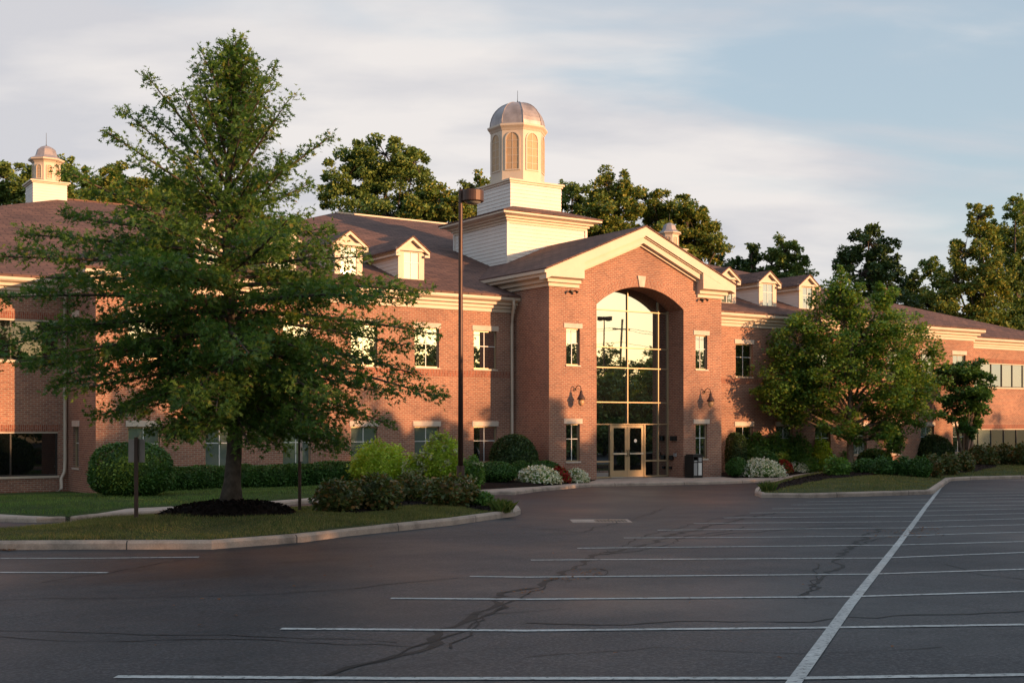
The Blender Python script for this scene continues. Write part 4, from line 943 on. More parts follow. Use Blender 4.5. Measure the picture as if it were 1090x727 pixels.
def leaf_mesh(name, pos, size, rng, shape='diamond', up=0.6, dirs=None, aspect=1.0, fold=True, droop=0.0, core=None):
    """one mesh of separate leaves at the given points"""
    S = np.array(SHAPES[shape]); n, k = len(pos), len(S)
    nrm = rng.normal(size=(n, 3)); nrm /= np.linalg.norm(nrm, axis=1)[:, None] + 1e-9
    nrm[:, 2] = np.abs(nrm[:, 2]); nrm += np.array([0, 0, up]); nrm /= np.linalg.norm(nrm, axis=1)[:, None]
    d = rng.normal(size=(n, 3)) if dirs is None else dirs + rng.normal(size=(n, 3)) * 0.55
    d[:, 2] -= droop
    d -= (d * nrm).sum(1)[:, None] * nrm; d /= np.linalg.norm(d, axis=1)[:, None] + 1e-9
    s = np.cross(nrm, d); sz = size * rng.uniform(0.65, 1.25, n)
    co = pos[:, None, :] + sz[:, None, None] * (S[None, :, 0, None] * aspect * s[:, None, :] + S[None, :, 1, None] * d[:, None, :])
    if fold: co += (np.abs(S[:, 0]) * 0.35)[None, :, None] * sz[:, None, None] * nrm[:, None, :]
    co = co.reshape(-1, 3); nf = n; loops = np.arange(n * k); starts = np.arange(n) * k; tot = np.full(n, k)
    if core is not None:
        cv, cf = core; b = len(co); co = np.r_[co, cv]; loops = np.r_[loops, (cf + b).ravel()]; starts = np.r_[starts, n * k + np.arange(len(cf)) * cf.shape[1]]; tot = np.r_[tot, np.full(len(cf), cf.shape[1])]; nf += len(cf)
    me = bpy.data.meshes.new(name); me.vertices.add(len(co)); me.vertices.foreach_set('co', co.astype(np.float32).ravel())
    me.loops.add(len(loops)); me.loops.foreach_set('vertex_index', loops.astype(np.int32))
    me.polygons.add(nf); me.polygons.foreach_set('loop_start', starts.astype(np.int32)); me.polygons.foreach_set('loop_total', tot.astype(np.int32))
    me.update(calc_edges=True); return me
def link(name, me, mat, parent=None, loc=(0, 0, 0)):
    me.materials.append(mat); o = bpy.data.objects.new(name, me); COL.objects.link(o); o.location = loc
    if parent: o.parent = parent
    return o
def ellipsoid_core(cx, cy, cz, rx, ry, rz, rng, n=14, m=9):
    v = []
    for j in range(m + 1):
        ph = math.pi * j / m
        for i in range(n):
            th = 2 * math.pi * i / n; q = 1 + rng.uniform(-0.06, 0.06)
            v.append((cx + rx * q * math.sin(ph) * math.cos(th), cy + ry * q * math.sin(ph) * math.sin(th), cz + rz * q * math.cos(ph)))
    f = [(j * n + i, (j + 1) * n + i, (j + 1) * n + (i + 1) % n, j * n + (i + 1) % n) for j in range(m) for i in range(n)]
    return np.array(v), np.array(f)

# ---------------------------------------------------------------- the tall pin oak on the left island
def pin_oak(loc, H, label):
    rng = np.random.default_rng(11); rnd = random.Random(11)
    t = thing('oak_tree', label, 'tree', loc)
    wob = lambda z: Vector((0.10 * math.sin(z * 0.9) - 0.02 * z * 0.3, 0.08 * math.sin(z * 0.7 + 1), z))
    tr = MB(); zs = np.linspace(0, H * 0.985, 22)
    rad = [0.15 * (1 - z / H) ** 0.8 + 0.010 + 0.085 * math.exp(-z / 0.2) for z in zs]
    tr.tube([wob(z) for z in zs], rad, 12)
    hs = [0.9, 1.5, 2.2, 3.0, 4.0, 4.8, 5.4, 5.9, 6.5, 7.2, 8.0, 8.8, 9.5, 10.1]
    RR = [1.4, 2.4, 3.8, 4.2, 3.9, 3.6, 2.4, 1.75, 1.5, 1.2, 0.9, 0.5, 0.22, 0.1]      # towards the entrance side
    RL = [1.2, 2.0, 3.2, 4.3, 4.75, 4.75, 4.6, 3.9, 2.4, 1.95, 1.5, 0.85, 0.3, 0.1]    # towards the far left, where the middle boughs reach out
    def R(h, az):
        w = 0.5 + 0.5 * math.cos(az + math.atan2(SA, CA)); return float(np.interp(h, hs, RR)) * w + float(np.interp(h, hs, RL)) * (1 - w)
    P, D = [], []
    nb = 148; ga = 2.39996
    for i in range(nb):
        f = (i + 0.5) / nb
        h0 = 1.75 + (H - 1.95) * f ** 1.3                      # where it leaves the trunk
        az = i * ga + rnd.uniform(-0.25, 0.25)
        el = np.interp(h0, [1.7, 2.6, 3.6, 4.6, 5.6, 7.0, 10], [-0.30, -0.16, -0.02, 0.12, 0.55, 0.90, 1.15]) + rnd.uniform(-0.10, 0.10)
        # reach so that the tip sits on the silhouette
        L = 0.3
        for _ in range(60):
            ht = h0 + L * math.sin(el)
            if L * math.cos(el) >= R(ht, az) or ht > H - 0.05: break
            L += 0.09
        L *= rnd.uniform(0.74, 1.06) if h0 < 5.6 else rnd.choice([0.55, 0.7, 0.85, 1.0, 1.0, 1.25])
        if h0 < 6 and rnd.random() < 0.10: L *= 0.6
        if el > 0.4: L = max(0.2, min(L, (H - 0.55 - 0.25 * (H - h0) - h0 + 0.35) / math.sin(el)))
        base = wob(h0); d = Vector((math.cos(az) * math.cos(el), math.sin(az) * math.cos(el), math.sin(el)))
        side = Vector((-math.sin(az), math.cos(az), 0)); pts = []; m = max(4, int(L / 0.35))
        bend = rnd.uniform(-0.10, 0.10); sag = 0.075 if h0 < 4.2 else (0.03 if h0 < 5.2 else -0.03)
        for k in range(m + 1):
            s = L * k / m; pts.append(base + d * s + side * (bend * s * s / max(L, 0.6)) + Vector((0, 0, -sag * s * s / max(L, 1.0) * 1.0)))
        r0 = 0.010 + 0.0095 * L; tr.tube(pts, [r0 * (1 - 0.86 * k / m) + 0.004 for k in range(m + 1)], 5)
        # side twigs, alternate, mostly in the plane of the branch
        s = L * (0.16 if L > 1.2 else 0.05); sgn = 1
        while s < L:
            q = s / L; k = min(m - 1, int(q * m)); p = pts[k].lerp(pts[k + 1], q * m - k); ax = (pts[k + 1] - pts[k]).normalized()
            tl = (0.30 + 0.21 * L * (1 - q)) * rnd.uniform(0.6, 1.25); tl = min(tl, 1.25) if h0 < 5.5 else rnd.uniform(0.10, 0.34)
            an = rnd.uniform(0.55, 1.05) * sgn; upv = Vector((0, 0, rnd.uniform(-0.30, 0.50)))
            td = (ax * math.cos(an) + side * math.sin(an) + upv).normalized(); e = p + td * tl + Vector((0, 0, -0.07 * tl))
            mid_ = p + td * tl * 0.5 + Vector((0, 0, 0.02))
            tr.tube([p, mid_, e], [0.009, 0.006, 0.003], 3)
            nl = int(tl * (74 if h0 < 5.6 else 44)) + 5
            for j in range(nl):
                w = rnd.uniform(0.08, 1.0) ** 0.8; a = p.lerp(mid_, w * 2) if w < 0.5 else mid_.lerp(e, w * 2 - 1)
                P.append((a.x + rnd.gauss(0, 0.05), a.y + rnd.gauss(0, 0.05), a.z + rnd.gauss(0, 0.065))); D.append(td)
            s += rnd.uniform(0.10, 0.19) * (0.62 if h0 > 5.5 else 1.0); sgn = -sgn
        for j in range(10): a = pts[-1]; P.append((a.x + rnd.gauss(0, 0.07), a.y + rnd.gauss(0, 0.07), a.z + rnd.gauss(0, 0.06))); D.append(d)
    for j in range(420):
        q = rnd.random() ** 0.7; a = wob(H * 0.985 - 1.9 * q); w = 0.05 + 0.13 * q; P.append((a.x + rnd.gauss(0, w), a.y + rnd.gauss(0, w), a.z + 0.1)); D.append(Vector((rnd.gauss(0, 0.5), rnd.gauss(0, 0.5), 0.8)))
    tr.build('trunk', BARK, t, smooth=True)
    P, D = np.array(P), np.array(D); D = D.astype(float)
    link('crown', leaf_mesh('crown', P, 0.112, rng, 'pin', 0.30, D * 0.9, 1.0, droop=0.45), L_PIN, t)
    return t
_z = ISL.z(*TREE1)
pin_oak((TREE1[0], TREE1[1], _z - 0.05 + 0.10), (452 - 36) / F * depth(*TREE1) + CAMZ - _z - 0.12, 'tall tapering green oak with layered branches on the left island, mulch round its trunk')

# ---------------------------------------------------------------- trees made of leafy boughs
def bough_tree(name, label, loc, trunk_h, trunk_r, blobs, leafsize, nleaf, seed, mat, shape='oval', group=None, cat='tree', bark=BARK, up=0.5, sub=0.30, nsub=16, stems=1, lean=0.0):
    """blobs: (x, y, z, rx, ry, rz) about the trunk base; every blob is a limb carrying many small leaf clusters"""
    rng = np.random.default_rng(seed); rnd = random.Random(seed)
    t = thing(name, label, cat, loc, 0, group); tr = MB(); P = []
    vol = sum((b[3] * b[4] * b[5]) ** (2 / 3) for b in blobs)
    top = max(b[2] for b in blobs)
    fork = Vector((lean * 0.4, 0, trunk_h))
    if stems == 1: tr.tube([(0, 0, -0.2), (0.01, 0, 0.1), (lean * 0.2, 0, trunk_h * 0.55), fork, (lean, 0, top * 0.8)], [trunk_r * 1.5, trunk_r * 1.12, trunk_r * 0.95, trunk_r * 0.85, trunk_r * 0.25], 10)
    for bi, b in enumerate(blobs):
        c = Vector(b[:3]); r = np.array(b[3:6])
        s0 = Vector((lean * min(1, c.z / max(top, 0.1)), 0, max(trunk_h * 0.8, min(c.z * 0.55, top * 0.7)))) if stems == 1 else Vector((rnd.uniform(-0.12, 0.12), rnd.uniform(-0.12, 0.12), 0))
        mid_ = s0.lerp(c, 0.5) + Vector((rnd.uniform(-0.1, 0.1), rnd.uniform(-0.1, 0.1), 0.05)) * max(r)
        lr = trunk_r * (0.5 if stems == 1 else 0.8)
        tr.tube([s0, mid_, c], [lr, lr * 0.6, lr * 0.3], 6)
        ns = max(5, int(nsub * (r[0] * r[1] * r[2]) ** (1 / 3) / max(1e-3, max(x for q in blobs for x in q[3:6])) * 1.3))
        per = max(8, int(nleaf * (r[0] * r[1] * r[2]) ** (2 / 3) / vol / ns))
        for j in range(ns):
            u = rng.normal(size=3); u /= np.linalg.norm(u); q = rng.uniform(0.35, 1.15) ** 0.7
            cc = np.array(c) + u * r * q; sr = r * sub * rng.uniform(0.6, 1.35)
            tr.tube([c, c.lerp(Vector(cc), 0.5) + Vector((0, 0, 0.04 * float(r[2]))), cc], [lr * 0.28, lr * 0.18, lr * 0.06], 4)
            g = rng.normal(size=(per, 3)); g /= np.linalg.norm(g, axis=1)[:, None]; g *= (rng.uniform(0.15, 1.0, per) ** 0.5)[:, None]
            P.append(cc + g * sr * np.array([1.1, 1.1, 0.85]))
    tr.build('trunk', bark, t, smooth=True)
    P = np.concatenate(P); link('crown', leaf_mesh('crown', P, leafsize, rng, shape, up), mat, t)
    return t

# spreading oak on the right island
zb = ISR.z(*TREE2); d2 = depth(*TREE2); K2 = d2 / F
def B2(px, py, rx, rz, dy=0.0):
    dy *= 0.75                    # bough seen at a column/row of the picture, dy metres nearer/farther
    X = (px - 905) * K2; z = (452 - py) * K2 + CAMZ - zb
    return (CA * X + SA * dy, -SA * X + CA * dy, z, rx * K2 * 0.92, rx * K2 * 0.92, rz * K2)
bough_tree('oak_tree', 'rounded spreading oak, yellow-green on its sunlit right side, on the right island', (TREE2[0], TREE2[1], zb - 0.05), 1.75, 0.155,
    [B2(894, 290, 7, 11), B2(893, 301, 12, 16), B2(946, 306, 11, 14, 0.3), B2(893, 320, 24, 22), B2(912, 325, 30, 26, 0.6), B2(872, 338, 30, 26, 0), B2(940, 335, 28, 26), B2(962, 345, 24, 22, 0.4), B2(850, 365, 34, 26, 0.1), B2(905, 360, 40, 30, -0.7), B2(950, 372, 36, 30, -0.8),
     B2(982, 385, 28, 28, 0.2), B2(838, 398, 34, 26, 0.2), B2(880, 400, 40, 28, -1.0), B2(925, 405, 40, 30, -1.5), B2(968, 415, 36, 28, -0.6), B2(828, 425, 30, 16, 0), B2(865, 430, 34, 22, 0.4), B2(905, 440, 34, 20, 1.4),
     B2(945, 440, 36, 22, 0.5), B2(980, 430, 30, 20, 0.6), B2(890, 452, 24, 16, -1.4), B2(925, 462, 26, 14, -0.9), B2(955, 466, 18, 18, 0.4), B2(845, 440, 18, 14, 0.5), B2(875, 385, 40, 30, 1.4), B2(930, 380, 40, 30, 1.4)],
    0.15, 54000, 5, L_OAK, 'lobed', bark=BARKL, up=0.5, sub=0.36, nsub=22)
# small vase-shaped tree beside it
p3 = pg(1028, 499, 0.12); K3 = depth(p3[0], p3[1]) / F
def B3(px, py, rx, rz, dy=0.0):
    X = (px - 1028) * K3; z = (499 - py) * K3
    return (CA * X + SA * dy, -SA * X + CA * dy, z, rx * K3, rx * K3, rz * K3)
bough_tree('small_tree', 'small vase-shaped multi-stem tree in front of the right block', (p3[0], p3[1], p3[2] - 0.05), 1.0, 0.07,
    [B3(1028, 392, 22, 11), B3(1012, 402, 20, 13, 0.3), B3(1042, 405, 15, 14), B3(1030, 415, 24, 14, -0.4), B3(1010, 422, 14, 12), B3(1044, 425, 12, 14, 0.3), B3(1036, 440, 14, 12), B3(1018, 442, 12, 10, 0.3), B3(1030, 455, 11, 10)],
    0.15, 14000, 6, L_BOX, 'oval', bark=BARKL, stems=4, sub=0.4, nsub=14)

# trees beyond the roof: outlines follow the photograph, each at its own distance
def far_tree(label, Y, pxb, blobs, mat, seed, nleaf=9000, ls=0.42):
    k = Y / F; x, y = c2w((pxb - PX0) * k, Y); zb = gz(x, y) - 0.1
    bl = []
    rr = random.Random(seed)
    for (px, py, rx, rz) in blobs:
        X = (px - pxb) * k; dy = rr.uniform(-1.5, 1.5)
        bl.append((CA * X + SA * dy, -SA * X + CA * dy, (452 - py) * k + CAMZ - zb, rx * k, rx * k * 0.95, rz * k))
    low = min(b[2] for b in bl)
    return bough_tree('broadleaf_tree', label, (x, y, zb), max(2.5, low * 0.6), 0.012 * Y * 0.28, bl, ls * 0.60, int(nleaf * 2.3), seed, mat, 'oval', group='trees behind the building', up=0.35, sub=0.27, nsub=34)
far_tree('dark round tree at the left edge, behind the roof left of the small cupola', 96, 4, [(4, 190, 26, 24), (-22, 196, 30, 26), (14, 204, 20, 18), (-10, 225, 50, 26)], L_FAR, 21, 7000)
far_tree('tree showing just right of the left small cupola', 92, 62, [(62, 182, 14, 20), (52, 200, 24, 22), (72, 205, 18, 20), (62, 225, 30, 20)], L_FAR, 22, 5000)
far_tree('sunlit tree behind the left roof, between the small cupola and the tall oak', 94, 108, [(102, 190, 22, 20), (125, 196, 22, 22), (90, 208, 22, 18), (140, 212, 24, 22), (110, 225, 50, 22)], L_FARY, 23, 8000)
far_tree('tree behind the left roof, mostly hidden by the tall oak', 98, 200, [(185, 205, 30, 24), (215, 212, 30, 24), (160, 225, 36, 24), (250, 228, 30, 22)], L_FAR, 24, 5000)
far_tree('big domed tree left of the white tower, tallest on that side', 95, 415, [(410, 165, 30, 22), (438, 172, 24, 24), (385, 175, 30, 22), (372, 190, 24, 20), (425, 195, 38, 26), (395, 208, 36, 24), (360, 214, 18, 15), (452, 212, 22, 18), (415, 232, 60, 20)], L_FAR, 25, 15000)
far_tree('lower tree between the domed tree and the lamp post', 92, 466, [(462, 214, 22, 18), (480, 225, 18, 16), (445, 228, 20, 16)], L_FARY, 26, 5000)
far_tree('tree peeping out left of the tower behind the lamp head', 104, 508, [(508, 200, 17, 16), (498, 218, 20, 18), (520, 220, 20, 18), (508, 236, 28, 18)], L_FARY, 27, 4500)
far_tree('dark tree close to the right side of the white tower', 106, 610, [(608, 213, 18, 18), (618, 228, 18, 16), (598, 232, 18, 16), (610, 250, 30, 18)], L_FAR, 28, 4500)
far_tree('tall tree rising behind the gable apex, second right of the tower', 100, 655, [(652, 200, 20, 22), (664, 212, 18, 22), (640, 222, 18, 20), (655, 235, 34, 26), (650, 256, 40, 18)], L_FARY, 29, 9000)
far_tree('sunlit tree above the right slope of the gable, behind the small cupola', 103, 712, [(690, 216, 20, 18), (712, 222, 22, 18), (730, 236, 20, 20), (748, 248, 20, 20), (700, 242, 34, 24), (735, 262, 34, 20), (762, 266, 14, 16), (715, 275, 40, 16)], L_FARY, 30, 13000)
far_tree('thin spiky dark tree behind the right dormers', 118, 798, [(797, 272, 7, 12), (798, 288, 12, 14), (785, 290, 14, 14), (770, 285, 14, 16), (800, 305, 26, 16)], L_DARK, 31, 5000, 0.45)
far_tree('dark tree behind the right dormers, right of the spiky one', 118, 835, [(832, 270, 16, 14), (848, 285, 15, 16), (820, 283, 16, 16), (856, 298, 12, 12), (836, 303, 34, 16)], L_FAR, 32, 7000, 0.45)
far_tree('dark tree standing above the rounded oak on the right', 112, 925, [(925, 258, 20, 22), (905, 272, 18, 20), (945, 272, 18, 20), (915, 292, 28, 22), (942, 298, 24, 22), (930, 325, 44, 24)], L_DARK, 33, 9000, 0.46)
far_tree('low dark tree in the gap before the right edge trees', 120, 974, [(972, 298, 10, 12), (966, 312, 12, 16), (978, 318, 14, 18), (970, 340, 20, 18)], L_DARK, 34, 3500, 0.46)
far_tree('tall tree with yellowing leaves near the right edge', 105, 1046, [(1043, 232, 13, 18), (1050, 255, 17, 24), (1030, 270, 16, 22), (1022, 296, 20, 24), (1046, 290, 26, 28), (1060, 318, 28, 30), (1015, 326, 26, 24), (1040, 345, 46, 26)], L_FARY, 35, 14000, 0.42)
far_tree('tall dark tree cut by the right edge of the picture', 108, 1084, [(1078, 228, 13, 18), (1096, 226, 16, 22), (1075, 255, 16, 24), (1092, 265, 24, 30), (1080, 300, 24, 34), (1105, 320, 34, 40), (1085, 345, 40, 30)], L_FAR, 36, 12000, 0.42)
far_tree('small leafy tree seen low between the right edge trees', 116, 1000, [(992, 285, 11, 12), (1000, 305, 14, 18), (990, 325, 18, 18), (1004, 340, 24, 18)], L_FAR, 37, 4500, 0.44)

# ---------------------------------------------------------------- shrubs
def shrub(px0, px1, ytop, ybase, label, mat=L_BOX, kind='clipped', h=0.12, name='shrub', leafs=None, n=None, seed=1, group=None, patch=None, flat=0.0, blooms=0, boxy=2.0, cat='shrub', zfix=None, deep=1.0):
    rng = np.random.default_rng(seed); rnd = random.Random(seed)
    pc = (px0 + px1) / 2; b = pg(pc, ybase, h); Y = depth(b[0], b[1]); k = Y / F
    rx = (px1 - px0) / 2 * k; ry = rx * deep; H = (ybase - ytop) * k
    X, _ = w2c(b[0], b[1]); x, y = c2w(X * (Y + ry * 0.75) / Y, Y + ry * 0.75)
    k2 = (Y + ry * 0.75) / F; rx = (px1 - px0) / 2 * k2; H = (ybase - ytop) * k2
    z = patch.z(x, y) if patch else gz(x, y) + h
    H += (b[2] - z) if abs(b[2] - z) < 0.4 else 0
    t = thing(name, label, cat, (x, y, z - 0.03), math.atan2(-SA, CA), group)
    cz = H * 0.42; clip = kind == 'clipped'
    ls = leafs or (0.06 if clip else 0.10) * max(1.0, Y / 42)
    area = 2 * math.pi * rx * H * 1.1 + math.pi * rx * ry
    n = n or int(min(15000, max(900, area / (ls * ls * 0.5) * (2.6 if clip else 2.4))))
    u = rng.normal(size=(n, 3)); u /= np.linalg.norm(u, axis=1)[:, None]
    e = boxy; nn = (np.abs(u) ** e).sum(1) ** (1 / e); s = u / nn[:, None]
    # lumps
    K = rng.normal(size=(9, 3)); K /= np.linalg.norm(K, axis=1)[:, None]; ph = rng.uniform(0, 6.28, 9)
    lump = sum(np.sin(4.5 * (u @ K[i]) * (1.5 if clip else 2.2) + ph[i]) for i in range(9)) / 9
    amp = 0.035 if clip else 0.20
    rr = 1 + amp * lump * 1.6 + rng.normal(size=n) * (0.018 if clip else 0.075) - np.abs(rng.normal(size=n)) * (0.03 if clip else 0.10)
    s = s * rr[:, None]
    P = np.c_[s[:, 0] * rx, s[:, 1] * ry, np.where(s[:, 2] > 0, s[:, 2] * (H - cz), s[:, 2] * cz) + cz]
    P[:, 2] = np.clip(P[:, 2], 0.01, None)
    q = 0.86 if clip else 0.70
    core = ellipsoid_core(0, 0, cz, rx * q, ry * q, 1.0, rng)
    cv = core[0]; dz = cv[:, 2] - cz; cv[:, 2] = cz + np.where(dz > 0, dz * (H - cz) * q, dz * cz * 0.98)
    dirs = s / (np.linalg.norm(s, axis=1)[:, None] + 1e-6); dirs = dirs * (0.5 if clip else 0.9)
    link('leaves', leaf_mesh('leaves', P, ls, rng, 'oval', 0.5, dirs, 1.0, core=core), mat, t)
    if not clip:
        st = MB()
        for j in range(5):
            a = rnd.uniform(0, 6.28); st.tube([(rnd.uniform(-0.05, 0.05), rnd.uniform(-0.05, 0.05), -0.02), (rx * 0.3 * math.cos(a), ry * 0.3 * math.sin(a), H * 0.4), (rx * 0.6 * math.cos(a), ry * 0.6 * math.sin(a), H * 0.75)], [0.015, 0.011, 0.006], 5)
        st.build('stems', BARK, t)
    if blooms:
        m = MB(); rb = rng
        sel = [i for i in range(n) if s[i, 2] > -0.25 and s[i, 1] < 0.4][:blooms]
        Q = []
        for i in sel:
            c = P[i] * 1.0 + dirs[i] * 0.04; g = rng.normal(size=(46, 3)); g /= np.linalg.norm(g, axis=1)[:, None]; Q.append(c + g * rng.uniform(0.07, 0.11) * np.array([1, 1, 0.9]))
        link('blooms', leaf_mesh('blooms', np.concatenate(Q), 0.055, rng, 'disc', 0.3), P_CREAM, t)
    return t
ORD = ['first', 'second', 'third', 'fourth', 'fifth', 'sixth', 'seventh', 'eighth', 'ninth', 'tenth', 'eleventh', 'twelfth', 'thirteenth', 'fourteenth']
shrub(98, 181, 472, 533, 'big round clipped shrub by the left end of the wing, behind the small sign', L_BOX, 'clipped', patch=LAWN, seed=40, name='round_shrub', boxy=2.5, leafs=0.075)
# clipped row along the left wing
hx = np.linspace(sx(176, 1.2), sx(402, 1.2), 13)
for i, x in enumerate(hx):
    rng = np.random.default_rng(60 + i)
    r = 0.60; t = thing('hedge_shrub', '%s clipped low hedge shrub along the left wing, counted from the big round shrub' % ORD[i], 'hedge', (x, 1.15, LAWN.z(x, 1.15) - 0.02), 0, 'clipped hedge along the left wing')
    n = 3600; u = rng.normal(size=(n, 3)); u /= np.linalg.norm(u, axis=1)[:, None]; s = u / ((np.abs(u) ** 3.2).sum(1) ** (1 / 3.2))[:, None]; s *= (1 + rng.normal(size=n) * 0.02 - np.abs(rng.normal(size=n)) * 0.03)[:, None]
    Hh = 0.80 + rng.uniform(-0.04, 0.05); P = np.c_[s[:, 0] * r, s[:, 1] * 0.62, np.clip(s[:, 2] * Hh * 0.52 + Hh * 0.48, 0.01, None)]
    cv, cf = ellipsoid_core(0, 0, 0.38, r * 0.92, 0.54, 0.37, rng)
    link('leaves', leaf_mesh('leaves', P, 0.075, rng, 'oval', 0.5, s * 0.4, core=(cv, cf)), L_BOX, t)
shrub(374, 434, 473, 521, 'lime green spreading hydrangea bush under the second left window', L_LIME, 'loose', patch=BEDL, seed=80, name='hydrangea_bush')
shrub(431, 454, 484, 521, 'hydrangea covered in pale cream blooms between two lime green bushes', L_LIME, 'loose', patch=BEDL, seed=81, name='hydrangea_bush', blooms=42)
shrub(450, 491, 464, 521, 'tall lime green hydrangea bush left of the lamp post, cream blooms low down', L_LIME, 'loose', patch=BEDL, seed=82, name='hydrangea_bush', blooms=26)
shrub(492, 514, 486, 522, 'small dark green bush just right of the lamp post', L_MID, 'loose', patch=BEDL, seed=83, name='hydrangea_bush', blooms=5)
shrub(521, 572, 463, 510.5, 'dark rounded bush in the corner below the downspout', L_DARK, 'clipped', h=0.2, seed=84, name='round_shrub', leafs=0.08)
shrub(504, 550, 491.5, 517, 'low green clipped mound in front of the dark corner bush', L_BOX, 'clipped', patch=BEDL, seed=85, name='mound_shrub')
shrub(541, 568, 490.5, 512, 'small clipped mound between the corner bush and the porch', L_BOX, 'clipped', h=0.2, seed=86, name='mound_shrub')
shrub(562, 598, 490.5, 514, 'clipped mound against the porch corner behind the red flowers', L_BOX, 'clipped', patch=BEDL, seed=87, name='mound_shrub')
# bronze-tipped shrubs of the left island
shrub(336, 382, 511, 546, 'bronze-tipped dark shrub, leftmost on the left island', L_BRONZE, 'loose', patch=ISL, h=0.22, seed=90, name='bronze_shrub')
shrub(372, 425, 506, 543, 'bronze-tipped dark shrub, broadest on the left island', L_BRONZE, 'loose', patch=ISL, h=0.22, seed=91, name='bronze_shrub')
shrub(420, 460, 506, 535, 'bronze-tipped shrub left of the lamp post foot', L_BRONZE, 'loose', patch=ISL, h=0.22, seed=92, name='bronze_shrub')
shrub(452, 508, 507, 538.5, 'dark green shrub hiding the lamp post foot', L_BRONZE, 'loose', patch=ISL, h=0.22, seed=93, name='bronze_shrub')
shrub(504, 526, 524, 538.5, 'low green plant between the dark shrub and the island tip grass', L_MID, 'loose', patch=ISL, h=0.2, seed=94, name='low_plant', leafs=0.07)
# right side beds
shrub(773, 794, 461, 505, 'tall dark clipped shrub against the right corner of the porch', L_DARK, 'clipped', patch=BEDR, seed=100, name='round_shrub', boxy=3)
shrub(773, 796, 487, 508, 'round clipped mound at the right porch corner left of the white flowers', L_BOX, 'clipped', patch=BEDR, seed=101, name='mound_shrub')
shrub(788, 818, 461, 503.5, 'leafy green bush below the first window right of the porch', L_MID, 'loose', patch=BEDR, seed=102, name='leafy_bush')
shrub(808, 838, 462, 503, 'leafy green bush second from the porch behind the flower mound', L_MID, 'loose', patch=BEDR, seed=103, name='leafy_bush')
shrub(832, 862, 463, 502.5, 'tall leafy bush behind the small white flower clump on the right', L_MID, 'loose', patch=BEDR, seed=104, name='leafy_bush')
shrub(856, 883, 467, 501.5, 'bright lime bush left of the spreading oak trunk', L_LIME, 'loose', patch=BEDR, seed=105, name='leafy_bush')
shrub(878, 903, 470, 500.5, 'dark leafy bush behind the spreading oak trunk', L_MID, 'loose', patch=BEDR, seed=110, name='leafy_bush')
shrub(801, 828, 479.5, 505.5, 'low dark clipped mound above the white flower mound', L_BOX, 'clipped', patch=BEDR, seed=106, name='mound_shrub')
shrub(840, 872, 485, 503, 'low fine-leaved green plant right of the flower clumps', L_MID, 'loose', patch=BEDR, seed=107, name='low_plant')
shrub(878, 904, 487, 505, 'grassy green clump at the foot of the spreading oak', L_MID, 'loose', patch=ISR, h=0.34, seed=108, name='low_plant')
shrub(913, 949, 478, 500, 'rounded clipped mound right of the spreading oak trunk', L_BOX, 'clipped', h=0.2, seed=111, name='mound_shrub')
for i, (a, b, y0, y1) in enumerate([(908, 936, 488, 504), (930, 954, 487, 505), (950, 972, 487, 505), (968, 990, 486, 505.5)]):
    shrub(a, b, y0, y1, '%s shrub of the low row on the right island, counted from the oak trunk' % ORD[i], L_BOX, 'loose', patch=ISR, h=0.3, seed=112 + i, name='low_shrub', group='low shrub row on the right island', leafs=0.085)
shrub(982, 1003, 484, 506, 'dark bronze shrub at the right end of the low island row', L_BRONZE, 'loose', patch=ISR, h=0.25, seed=120, name='bronze_shrub')
shrub(1000, 1020, 483, 504, 'dark shrub left of the small vase-shaped tree foot', L_BRONZE, 'loose', patch=ISR, h=0.25, seed=121, name='bronze_shrub')
shrub(973, 1014, 463, 497, 'dark clipped oval shrub in front of the right wing', L_DARK, 'clipped', h=0.2, seed=122, name='round_shrub', leafs=0.085)
shrub(1016, 1036, 481, 503, 'dark shrub right at the foot of the small vase-shaped tree', L_BRONZE, 'loose', patch=ISR, h=0.22, seed=123, name='bronze_shrub')
shrub(1031, 1060, 474, 498, 'broad dark shrub right of the small vase-shaped tree', L_BRONZE, 'loose', h=0.2, seed=124, name='bronze_shrub')
shrub(1054, 1084, 473, 497, 'broad dark shrub second right of the small vase-shaped tree', L_BRONZE, 'loose', h=0.2, seed=125, name='bronze_shrub')
shrub(1078, 1106, 472, 498, 'dark shrub cut by the right edge of the picture', L_BRONZE, 'loose', h=0.2, seed=126, name='bronze_shrub')
